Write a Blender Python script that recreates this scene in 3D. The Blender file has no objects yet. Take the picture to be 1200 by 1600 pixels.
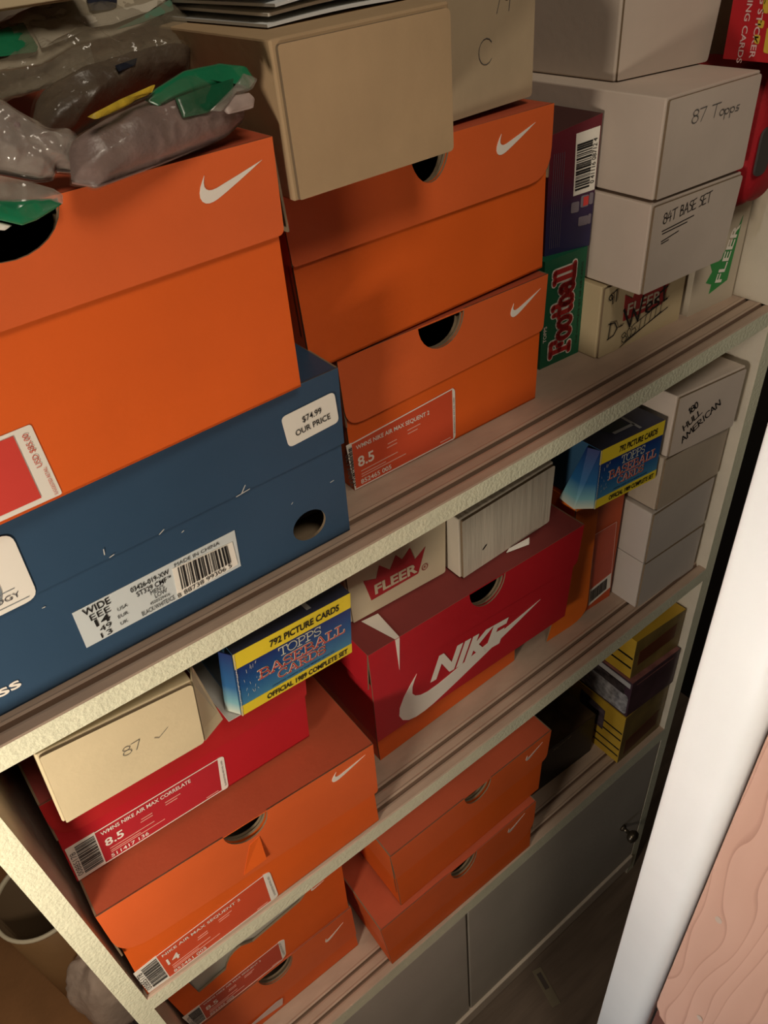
import bpy, bmesh, math, random
from mathutils import Vector, Matrix, Euler, noise
from mathutils.geometry import tessellate_polygon
random.seed(7)
SC = bpy.context.scene
COL = SC.collection
PI = math.pi
D = {'A1': {'hole': [(0.0535, 0.1354), (0.0494, 0.1309), (0.0414, 0.1252), (0.0301, 0.1229), (0.0238, 0.124)],
        'inner': [(-0.0027, 0.044), (-0.0036, 0.0059)],
        'label': [(0.007, 0.046), (0.0072, 0.0024), (-0.0081, 0.0462), (-0.0176, 0.0038)],
        'lid': [(0.0273, 0.0949), (0.0112, 0.0932), (0.1654, 0.0884)],
        'o': (0.0316, 0.0095, 0.151),
        'quad': [(0.1586, 0.0037), (0.1661, 0.0899), (0.1717, 0.0949), (0.171, 0.0931), (0.1671, 0.1425), (0.06, 0.1436)],
        'roll': 0,
        'sw': [(0.1253, 0.1209), (0.1589, 0.1334)],
        'usd': [(0.0032, 0.0246), (0.0036, 0.0439)],
        'w': 0.1588,
        'yaw': 0.0284},
 'A2': {'base': [(-0.0608, 0.0721), (-0.0634, 0.0197)],
        'hole': [(0.0335, 0.1084), (0.0474, 0.0994), (0.0652, 0.1074)],
        'lid': [(-0.0689, 0.0755), (0.0167, 0.0705), (0.136, 0.0703), (0.1593, 0.0971)],
        'o': (0.2873, 0.0571, 0.1325),
        'quad': [(0.1683, 0.0), (0.1699, 0.1206), (0.1602, 0.1233), (0.0718, 0.1265)],
        'roll': 0,
        'sw': [(0.1153, 0.0996), (0.1501, 0.1136)],
        'w': 0.1683,
        'yaw': 0.0276},
 'A3': {'hole': [(0.0718, 0.1145), (0.0919, 0.0931), (0.1175, 0.1163)],
        'label': [(0.0025, 0.0459), (0.1048, 0.0521), (0.1043, -0.0026), (0.0001, 0.0006)],
        'lid': [(0.112, 0.0623), (0.0214, 0.0609), (0.0056, 0.077), (0.202, 0.0685)],
        'o': (0.2472, 0.061, 0.0114),
        'quad': [(0.0038, 0.0465), (0.203, 0.0003), (0.2035, 0.0692), (0.2109, 0.1149), (-0.0004, 0.1169)],
        'roll': 0,
        'sw': [(0.1711, 0.0929), (0.2003, 0.1078)],
        'w': 0.203,
        'yaw': -0.0177},
 'B1': {'fold': [(0.0013, 0.0668), (0.0567, 0.0661)],
        'o': (-0.0482, 0.0012, -0.0845),
        'quad': [(0.1057, 0.0705), (0.0004, 0.0784), (0.1063, 0.0835), (0.1254, 0.0098)],
        'roll': -0.1144,
        'txt': [(0.0488, 0.032), (0.0548, 0.0339), (0.0614, 0.0318), (0.0724, 0.0318)],
        'w': 0.1062,
        'yaw': 0.0384},
 'B10': {'o': (0.5259, 0.0344, -0.15), 'quad': [(0.0027, 0.0765), (0.0989, 0.0774)], 'roll': 0, 'w': 0.0948, 'yaw': -0.1038},
 'B2': {'bar': [(0.0008, 0.0442), (0.0229, 0.0448), (0.0235, 0.0012), (0.0012, -0.0014)],
        'label': [(0.0233, 0.0444), (0.1281, 0.0439), (0.1225, -0.0046), (0.0235, 0.0012)],
        'o': (-0.067, 0.0308, -0.1882),
        'quad': [(0.2175, 0.066), (0.1428, 0.0733), (-0.0028, 0.1097), (-0.0028, 0.1497)],
        'roll': -0.1144,
        'tab': [(0.1281, 0.0439), (0.1326, 0.0418), (0.1319, -0.0097), (0.1225, -0.0046)],
        'w': 0.2179,
        'yaw': 0.0358},
 'B4': {'o': (0.0904, 0.0112, -0.1005),
        'quad': [(0.0005, 0.0662), (0.1064, 0.0675)],
        'roll': -0.1144,
        'w': 0.1066,
        'y1': [(0.0015, 0.0528), (0.1059, 0.0519)],
        'y2': [(0.0014, 0.0161), (0.1062, 0.0117)],
        'yaw': 0.0369},
 'B5': {'bar': [(0.0018, 0.048), (0.023, 0.0497), (0.0216, -0.0009), (0.0018, 0.0059)],
        'hole': [(0.112, 0.1552), (0.1206, 0.1259), (0.1521, 0.1512)],
        'label': [(0.023, 0.0497), (0.1302, 0.0508), (0.1273, -0.0056), (0.0216, -0.0009)],
        'lid': [(0.0177, 0.0978), (0.0275, 0.0893), (0.1144, 0.078), (0.1365, 0.0857), (0.2598, 0.0543)],
        'o': (-0.0719, 0.0034, -0.3538),
        'quad': [(0.0023, 0.1487), (0.0117, 0.1639), (0.2646, 0.1336), (0.2587, -0.0057)],
        'roll': 0,
        'sw': [(0.2197, 0.1189), (0.2541, 0.1264)],
        'tab': [(0.1302, 0.0508), (0.1376, 0.0367), (0.133, -0.0057), (0.1273, -0.0056)],
        'tear': [(0.1375, 0.1168), (0.1365, 0.0857), (0.1196, 0.0866), (0.1324, 0.1142)],
        'w': 0.2587,
        'yaw': -0.0006},
 'B6': {'crown': [(0.0243, 0.0179), (0.0797, 0.0197), (0.0903, 0.0496), (0.0774, 0.0402), (0.0727, 0.0581), (0.063, 0.0489), (0.0564, 0.0585), (0.0483, 0.0443), (0.0373, 0.0567),
                  (0.0323, 0.0423), (0.0185, 0.0476)],
        'fl': [(0.0284, 0.0233), (0.0793, 0.0235), (0.0289, 0.0376), (0.0787, 0.037)],
        'o': (0.2355, 0.081, -0.158),
        'quad': [(0.0004, 0.0557), (0.1205, 0.064)],
        'roll': 0,
        'rr': [(0.0872, 0.0239)],
        'w': 0.1116,
        'yaw': -0.0597},
 'B7': {'o': (0.3542, 0.0553, -0.158), 'quad': [(-0.0005, 0.0769), (0.1313, 0.0772), (0.1384, 0.0191)], 'roll': 0, 'w': 0.1279, 'yaw': 0.0179},
 'B8': {'br': [(0.275, 0.0028)],
        'hole': [(0.1247, 0.1387), (0.1474, 0.1092), (0.1732, 0.1397)],
        'nike': [(0.0705, 0.0426), (0.0844, 0.0814), (0.1794, 0.0692), (0.1669, 0.0418)],
        'o': (0.2223, 0.0437, -0.3),
        'quad': [(0.271, 0.0), (0.2788, 0.0685), (0.2875, 0.0831), (0.289, 0.1394), (0.0025, 0.1408), (0.0027, 0.0927)],
        'roll': 0,
        'stripe': [(0.0338, 0.1445), (0.038, 0.1414), (0.0337, 0.0952)],
        'sw': [(0.0506, 0.0007), (0.2295, 0.0601)],
        'w': 0.271,
        'yaw': -0.0319},
 'B9a': {'o': (0.2297, 0.0579, -0.3599), 'quad': [(0.2099, 0.015)], 'roll': 0, 'w': 0.2104, 'yaw': 0.0127},
 'B9c': {'flap': [(-0.0825, 0.0132), (-0.0651, -0.0179), (-0.0055, -0.0023), (-0.0061, 0.0221)],
         'lab': [(-0.011, 0.1263), (0.0299, 0.1337), (0.039, 0.0221), (-0.0003, 0.0123)],
         'o': (0.5657, 0.0557, -0.3583),
         'quad': [(-0.0249, 0.1641), (0.0358, 0.1642)],
         'roll': 0,
         'w': 0.0422,
         'yaw': -0.052},
 'C1': {'bar': [(-0.0219, 0.0463), (0.0001, 0.0464), (-0.0009, 0.0062), (-0.0225, 0.0043)],
        'label': [(0.0006, 0.0454), (0.1046, 0.0468), (0.0992, -0.0022), (-0.0016, 0.0034)],
        'notch': [(0.0037, 0.1133), (0.0073, 0.0703), (0.0419, 0.0748), (0.0515, 0.0946), (0.0664, 0.0997), (0.0798, 0.0863), (0.1472, 0.099), (0.1623, 0.1152)],
        'o': (-0.0499, 0.0562, -0.6041),
        'quad': [(0.2042, 0.1014), (-0.0226, 0.1095)],
        'roll': 0,
        'sw': [(0.1617, 0.1013), (0.1782, 0.1043)],
        'tab': [(0.103, 0.0475), (0.1132, 0.0363), (0.1039, -0.0063), (0.0992, -0.0022)],
        'w': 0.1966,
        'yaw': -0.0125},
 'C2': {'hole': [(-0.0142, 0.1103), (-0.0023, 0.0772), (0.0332, 0.1068)],
        'lid': [(0.0024, 0.0119), (0.1189, 0.0325)],
        'o': (0.0298, 0.0552, -0.7229),
        'quad': [(0.1249, 0.107), (0.1173, 0.1241), (0.0298, 0.1227), (-0.0797, 0.1188)],
        'roll': 0,
        'sw': [(0.0811, 0.0802), (0.1064, 0.0969)],
        'tab': [(-0.0065, 0.0342), (0.0001, -0.0146)],
        'w': 0.1178,
        'yaw': -0.0125},
 'C3': {'base': [(0.1311, -0.0024), (0.1317, 0.0637)],
        'hole': [(0.1129, 0.138), (0.128, 0.1116), (0.1556, 0.1365)],
        'o': (0.1918, 0.0051, -0.595),
        'quad': [(0.0014, 0.1425), (0.2602, 0.1369), (0.0021, 0.0845), (0.2574, 0.0476)],
        'roll': 0,
        'sw': [(0.219, 0.1124), (0.2447, 0.1267)],
        'w': 0.2358,
        'yaw': 0.0001},
 'C4': {'hole': [(0.109, 0.1313), (0.1265, 0.0927), (0.1541, 0.1313)],
        'o': (0.1659, 0.0012, -0.7229),
        'quad': [(-0.0034, 0.1257), (0.2592, 0.1335), (0.0072, 0.0522), (0.2651, 0.0343)],
        'roll': 0,
        'sw': [(0.2146, 0.104), (0.2416, 0.1218)],
        'w': 0.2618,
        'yaw': -0.0115},
 'D': {'o': (0.2081, 0.0093, 0.258), 'quad': [(-0.0035, 0.0744), (0.1113, 0.075)], 'roll': 0, 'w': 0.1083, 'yaw': 0.0259},
 'D2': {'o': (0.3643, 0.065, 0.258),
        'quad': [(0.0826, 0.0596), (0.0027, 0.0699)],
        'roll': 0,
        'txt': [(0.0398, 0.0565), (0.0582, 0.0592), (0.0245, 0.03), (0.0386, 0.046)],
        'w': 0.0796,
        'yaw': 0.0687},
 'FB': {'o': (0.4911, 0.0901, 0.0123),
        'quad': [(-0.0037, 0.1073), (0.0505, 0.1059)],
        'roll': 0,
        'small': [(0.0434, 0.0133), (0.0465, 0.0988)],
        'topps': [(0.0031, 0.0276), (0.0021, 0.0431)],
        'txt': [(0.0029, 0.0066), (0.0364, 0.0068), (0.0386, 0.0987), (0.0137, 0.0976)],
        'w': 0.0508,
        'yaw': -0.0675},
 'FG': {'logo': [(0.0278, 0.016), (0.0217, 0.0316), (0.0288, 0.0496), (0.0524, 0.0851), (0.0549, 0.0622), (0.0474, 0.0241)],
        'o': (0.6671, 0.053, 0.0166),
        'quad': [(-0.0044, 0.0445)],
        'roll': 0,
        'w': 0.0723,
        'yaw': -0.1073},
 'FW': {'D': [(0.0127, 0.0208), (0.0238, 0.0337)],
        'W': [(0.0344, 0.022), (0.0965, 0.0432)],
        'logo': [(0.0263, 0.0555), (0.0375, 0.0552), (0.0349, 0.0299), (0.0651, 0.0265), (0.093, 0.0255)],
        'o': (0.5408, 0.0632, 0.0132),
        'quad': [(0.0009, 0.0735), (0.1183, 0.0497)],
        'roll': 0,
        'scr': [(0.0331, 0.0032), (0.0981, 0.0238)],
        'w': 0.1184,
        'yaw': -0.0591},
 'I1': {'o': (0.5708, 0.097, 0.248), 'quad': [(0.0007, 0.0531), (0.1056, 0.0405)], 'roll': 0, 'w': 0.0982, 'yaw': -0.1904},
 'I2': {'o': (0.5488, 0.028, 0.168),
        'quad': [(-0.0003, 0.0753), (0.1137, 0.0766)],
        'roll': 0,
        'txt': [(0.0325, 0.0534), (0.0893, 0.0496), (0.0321, 0.0636)],
        'w': 0.1147,
        'yaw': -0.0504},
 'I3': {'o': (0.5463, 0.0265, 0.0875),
        'quad': [(0.0009, 0.0787), (0.1205, 0.0771)],
        'roll': 0,
        'txt': [(0.0146, 0.0595), (0.0757, 0.0652), (0.0161, 0.0526), (0.0576, 0.0535), (0.0165, 0.0438), (0.0364, 0.0471)],
        'w': 0.112,
        'yaw': -0.039},
 'K1': {'o': (0.5212, 0.0557, -0.7229), 'quad': [(-0.0016, 0.1439), (0.0897, 0.0599)], 'roll': 0, 'txt': [(0.0031, 0.0849), (0.0413, 0.0927)], 'w': 0.0944, 'yaw': -0.0397},
 'MLB': {'bar': [(0.0245, 0.097), (0.049, 0.0988), (0.0496, 0.0485), (0.0258, 0.0473)],
         'logo': [(0.0255, 0.0355), (0.0347, 0.0353), (0.0441, 0.0388), (0.0346, 0.0226), (0.0439, 0.0218)],
         'o': (0.4981, 0.0991, 0.121),
         'quad': [(0.0014, 0.0995), (0.0498, 0.1082)],
         'roll': 0,
         'txt': [(0.0037, 0.0038), (0.0138, 0.094), (0.0181, 0.0063)],
         'w': 0.0468,
         'yaw': -0.2554},
 'NB': {'bar': [(0.0985, 0.0431), (0.1418, 0.0397), (0.1413, 0.0193), (0.0956, 0.0172)],
        'hole': [(0.2005, 0.0197), (0.1863, 0.0172), (0.2154, 0.022), (0.2063, 0.0308), (0.1956, 0.0078)],
        'label': [(0.0338, 0.048), (0.1456, 0.0477), (0.1431, 0.0163), (0.0323, 0.0173)],
        'left': [(-0.0261, 0.006), (-0.0195, 0.0032)],
        'lidline': [(0.0231, 0.0721), (0.0628, 0.0724), (0.1599, 0.0731)],
        'o': (-0.0173, 0.0229, 0.0173),
        'price': [(0.194, 0.1151), (0.2354, 0.1166), (0.2359, 0.093), (0.1955, 0.0911)],
        'quad': [(0.2333, -0.0056), (0.2415, 0.0761), (0.241, 0.1328)],
        'roll': 0,
        'round': [(0.0252, 0.1204), (0.0222, 0.0727), (0.0008, 0.0722), (0.0224, 0.1253)],
        'ss': [(-0.0216, 0.0172), (-0.0076, 0.0155)],
        'tech': [(0.0029, 0.0774), (0.0138, 0.0776)],
        'w': 0.2334,
        'yaw': 0.0015},
 'P1': {'o': (0.6308, 0.0101, -0.602), 'quad': [(-0.002, 0.0806), (0.1069, 0.083)], 'roll': 0, 'w': 0.1038, 'yaw': -0.0425},
 'W1': {'o': (0.6226, 0.0183, -0.124),
        'quad': [(0.001, 0.0771), (0.1029, 0.0875)],
        'roll': 0,
        'txt': [(0.0199, 0.0517), (0.0313, 0.0631), (0.0204, 0.0295), (0.0421, 0.051), (0.0265, 0.0118), (0.0666, 0.0576)],
        'w': 0.1005,
        'yaw': -0.1183},
 'W2': {'o': (0.6162, 0.0184, -0.1985), 'quad': [(0.006, 0.0748), (0.1152, 0.0691)], 'roll': 0, 'w': 0.112, 'yaw': -0.049},
 'W3': {'o': (0.6143, 0.0164, -0.278), 'quad': [(-0.001, 0.0814), (0.1156, 0.0781)], 'roll': 0, 'w': 0.1151, 'yaw': -0.0228},
 'W4': {'o': (0.6146, 0.0167, -0.3573), 'quad': [(0.0001, 0.0788), (0.1141, 0.0799)], 'roll': 0, 'w': 0.1148, 'yaw': -0.0284},
 'Y1': {'o': (0.6298, 0.0092, -0.7229), 'quad': [(-0.0006, 0.1233), (0.1255, 0.1077)], 'roll': 0, 'w': 0.1043, 'yaw': -0.0005},
 'Y2': {'o': (0.6345, 0.0182, -0.521), 'quad': [(-0.0041, 0.0669), (0.0935, 0.0778)], 'roll': 0, 'w': 0.1028, 'yaw': -0.0655},
 'bagE': {'green': [(-0.0251, 0.0087), (-0.0089, 0.0044), (0.0009, 0.0021), (0.0111, -0.0003), (0.0147, -0.0034), (0.0091, -0.0051), (0.0016, -0.0067), (-0.0047, -0.0071),
                    (-0.0122, -0.0029), (-0.0282, 0.0021)],
          'o': [0.0719, 0.0022, 0.2949],
          'outline': [(-0.0215, 0.0165), (-0.0051, 0.013), (0.006, 0.0075), (0.0136, 0.003), (0.0164, -0.0001), (0.015, -0.0035), (0.0091, -0.0051), (0.0016, -0.0067),
                      (-0.0047, -0.0071), (-0.0122, -0.0029), (-0.0282, 0.0021)],
          'pale': [(-0.0195, -0.0014), (-0.0125, -0.0036), (-0.0082, -0.0061), (-0.0119, -0.0072), (-0.0207, -0.0041)],
          'u': [0.9988, 0.05, 0.0],
          'v': [-0.005, 0.0997, 0.995]},
 'bagG': {'dark': [(0.0155, 0.0151), (0.0361, 0.0158), (0.054, 0.0157), (0.0472, 0.0093), (0.0278, 0.0052), (0.0135, 0.0065)],
          'green': [(0.0012, 0.0182), (0.0096, 0.0214), (0.0286, 0.025), (0.051, 0.024), (0.0659, 0.0194), (0.0669, 0.0126), (0.06, 0.0097), (0.0485, 0.0154), (0.0235, 0.0153),
                    (0.0059, 0.0146)],
          'o': [0.1322, 0.0025, 0.3],
          'outline': [(-0.035, 0.0158), (-0.0178, 0.0193), (0.0074, 0.0219), (0.0285, 0.0259), (0.0514, 0.0245), (0.0663, 0.0199), (0.0682, 0.013), (0.0597, 0.0013),
                      (0.0448, -0.0026), (-0.0023, -0.003), (-0.0337, -0.0027), (-0.043, 0.0025)],
          'shine': [(0.0265, 0.0046), (0.0491, 0.0117), (0.0586, 0.0159), (0.0653, 0.0117), (0.0587, 0.0081), (0.0504, 0.0095), (0.0338, 0.0032)],
          'tip': [(0.0466, 0.0085), (0.0564, 0.0074), (0.058, 0.0043), (0.0543, 0.0007), (0.0379, 0.0018), (0.0363, 0.0042)],
          'u': [0.9553, 0.2955, 0.0],
          'v': [-0.1545, 0.4993, 0.8525],
          'yellow': [(-0.0322, 0.017), (-0.0142, 0.0195), (0.0073, 0.0214), (0.003, 0.0186), (-0.0021, 0.019), (-0.0098, 0.017), (-0.0222, 0.0157), (-0.0296, 0.0152)]},
 'bagL': {'o': [0.0864, 0.012, 0.3104],
          'outline': [(-0.022, 0.0248), (-0.0052, 0.0218), (0.0019, 0.0133), (0.0093, 0.0066), (0.0178, 0.0034), (0.019, -0.0036), (0.0148, -0.0117), (0.0046, -0.008),
                      (0.001, -0.0113), (-0.0054, -0.0101), (-0.0189, -0.0037), (-0.0346, 0.0016)],
          'u': [0.9928, 0.1197, 0.0],
          'v': [-0.041, 0.3404, 0.9394]},
 'bagM': {'o': [0.1495, 0.085, 0.3088],
          'outline': [(-0.0506, -0.0007), (-0.0382, 0.0123), (-0.0108, 0.0172), (0.0352, 0.0178), (0.0633, 0.0146), (0.0521, 0.0038), (0.0179, 0.0003), (-0.0154, -0.0054),
                      (-0.0378, -0.0108), (-0.0506, -0.0084)],
          'patch': [(-0.0016, 0.0059), (0.0134, 0.0071), (0.0095, 0.0037), (-0.0018, 0.0024)],
          'u': [0.9689, 0.2474, 0.0],
          'v': [-0.1686, 0.6604, 0.7317]},
 'bagT': {'band': [(-0.0312, 0.0238), (-0.005, 0.0196), (0.0431, 0.0201), (0.0596, 0.0217), (0.0391, 0.0143), (0.0113, 0.0108), (-0.0111, 0.0118), (-0.0379, 0.0043)],
          'film': [(-0.0676, 0.03), (-0.0375, 0.0378), (0.0071, 0.0404), (0.0658, 0.0356), (0.0666, 0.0141), (0.0636, -0.0016), (0.0601, -0.0203), (0.0377, -0.0186),
                   (0.0224, -0.015), (-0.0122, -0.01), (-0.0438, -0.0104), (-0.0735, -0.012), (-0.0969, -0.0125)],
          'green': [(-0.0732, 0.0219), (-0.0492, 0.0217), (-0.034, 0.0235), (-0.0391, 0.0056), (-0.0419, 0.003), (-0.0612, 0.0051), (-0.0851, 0.0047)],
          'o': [0.1645, 0.115, 0.3292],
          'paper': [(-0.0704, 0.0259), (-0.0406, 0.0335), (-0.0133, 0.04), (0.0273, 0.0445), (0.0667, 0.0366), (0.0621, 0.0223), (0.0391, 0.0143), (0.0113, 0.0108),
                    (-0.0111, 0.0118), (-0.0404, 0.003), (-0.0615, 0.0047), (-0.0851, 0.0047)],
          'print': [(0.0199, 0.0418), (0.0368, 0.0377), (0.0219, 0.0211), (0.0165, 0.0193), (0.0049, 0.0213), (0.0097, 0.031)],
          'rim': [(-0.0851, 0.0047), (-0.0615, 0.0047), (-0.0404, 0.003), (-0.0211, 0.0001), (-0.0411, -0.0068), (-0.0722, -0.0101), (-0.0957, -0.0106)],
          'tint': [(0.0098, 0.0068), (0.0331, 0.0125), (0.0608, 0.0208), (0.0553, 0.0123), (0.0263, 0.0077)],
          'u': [0.9689, 0.2474, 0.0],
          'v': [-0.2082, 0.8153, 0.5403]}}
CAM_R = [[0.792103, -0.604445, -0.084964], [-0.439737, -0.468557, -0.766215], [0.423325, 0.644283, -0.636942]]
CAM_C = [0.0, -0.355, 0.38543]
CAM_F = 1178.34
L1_LOC = (-.35,-.25,-.03); L1_P = 10.3; L2_LOC = (.14,-.80,1.25); L2_P = 28.5; LCOL = (1.0,.87,.70)
DOOR_FILL_P = 1.0; WORLD = .012; DOOR_TOP = .47
# ------------------------------------------------------------------ helpers
def lin(c):
    c /= 255.0
    return c / 12.92 if c <= 0.04045 else ((c + 0.055) / 1.055) ** 2.4

def rgb(r, g, b):
    return (lin(r), lin(g), lin(b), 1.0)

MATS = {}
def mat(name, col, rough=0.65, bump=0.0, bscale=200.0, var=0.0, vscale=8.0, spec=0.3, metal=0.0, stretch=None, bdist=0.002, sheen=None):
    if name in MATS: return MATS[name]
    m = bpy.data.materials.new(name); m.use_nodes = True
    nt = m.node_tree; bs = nt.nodes['Principled BSDF']
    bs.inputs['Base Color'].default_value = col
    bs.inputs['Roughness'].default_value = rough
    bs.inputs['Specular IOR Level'].default_value = spec
    bs.inputs['Metallic'].default_value = metal
    tc = nt.nodes.new('ShaderNodeTexCoord')
    src = tc.outputs['Object']
    if stretch:
        mp = nt.nodes.new('ShaderNodeMapping'); mp.inputs['Scale'].default_value = stretch
        nt.links.new(src, mp.inputs['Vector']); src = mp.outputs['Vector']
    if var > 0:
        nz = nt.nodes.new('ShaderNodeTexNoise'); nz.inputs['Scale'].default_value = vscale; nz.inputs['Detail'].default_value = 6
        nt.links.new(src, nz.inputs['Vector'])
        rp = nt.nodes.new('ShaderNodeValToRGB')
        rp.color_ramp.elements[0].position = 0.3; rp.color_ramp.elements[1].position = 0.7
        rp.color_ramp.elements[0].color = tuple(c * (1 - var) for c in col[:3]) + (1,)
        rp.color_ramp.elements[1].color = tuple(min(1, c * (1 + var)) for c in col[:3]) + (1,)
        nt.links.new(nz.outputs['Fac'], rp.inputs['Fac']); nt.links.new(rp.outputs['Color'], bs.inputs['Base Color'])
    if bump > 0:
        nb = nt.nodes.new('ShaderNodeTexNoise'); nb.inputs['Scale'].default_value = bscale; nb.inputs['Detail'].default_value = 4
        nt.links.new(src, nb.inputs['Vector'])
        bp = nt.nodes.new('ShaderNodeBump'); bp.inputs['Strength'].default_value = bump; bp.inputs['Distance'].default_value = bdist
        nt.links.new(nb.outputs['Fac'], bp.inputs['Height']); nt.links.new(bp.outputs['Normal'], bs.inputs['Normal'])
    MATS[name] = m
    return m

def mat_gradient(name, stops, axis='Z', rough=0.35, spec=0.4):
    """printed colour gradient along the generated axis of the printed panel"""
    if name in MATS: return MATS[name]
    m = bpy.data.materials.new(name); m.use_nodes = True
    nt = m.node_tree; bs = nt.nodes['Principled BSDF']
    tc = nt.nodes.new('ShaderNodeTexCoord'); sx = nt.nodes.new('ShaderNodeSeparateXYZ'); rp = nt.nodes.new('ShaderNodeValToRGB')
    nt.links.new(tc.outputs['Generated'], sx.inputs[0]); nt.links.new(sx.outputs[axis], rp.inputs['Fac'])
    els = rp.color_ramp.elements
    els[0].position, els[0].color = stops[0]
    els[1].position, els[1].color = stops[-1]
    for p, c in stops[1:-1]:
        e = els.new(p); e.color = c
    nt.links.new(rp.outputs['Color'], bs.inputs['Base Color'])
    bs.inputs['Roughness'].default_value = rough; bs.inputs['Specular IOR Level'].default_value = spec
    MATS[name] = m
    return m

def mat_film(name, col, alpha=0.4, rough=0.15):
    """thin crinkled plastic film: partly see-through, glossy"""
    if name in MATS: return MATS[name]
    m = bpy.data.materials.new(name); m.use_nodes = True
    nt = m.node_tree; bs = nt.nodes['Principled BSDF']
    bs.inputs['Base Color'].default_value = col; bs.inputs['Roughness'].default_value = rough
    bs.inputs['Alpha'].default_value = alpha; bs.inputs['Specular IOR Level'].default_value = 0.9
    tc = nt.nodes.new('ShaderNodeTexCoord'); nz = nt.nodes.new('ShaderNodeTexNoise'); bp = nt.nodes.new('ShaderNodeBump')
    nz.inputs['Scale'].default_value = 45; nz.inputs['Detail'].default_value = 3
    nt.links.new(tc.outputs['Object'], nz.inputs['Vector']); nt.links.new(nz.outputs['Fac'], bp.inputs['Height'])
    bp.inputs['Strength'].default_value = 0.7; bp.inputs['Distance'].default_value = 0.01
    nt.links.new(bp.outputs['Normal'], bs.inputs['Normal'])
    MATS[name] = m
    return m

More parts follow.
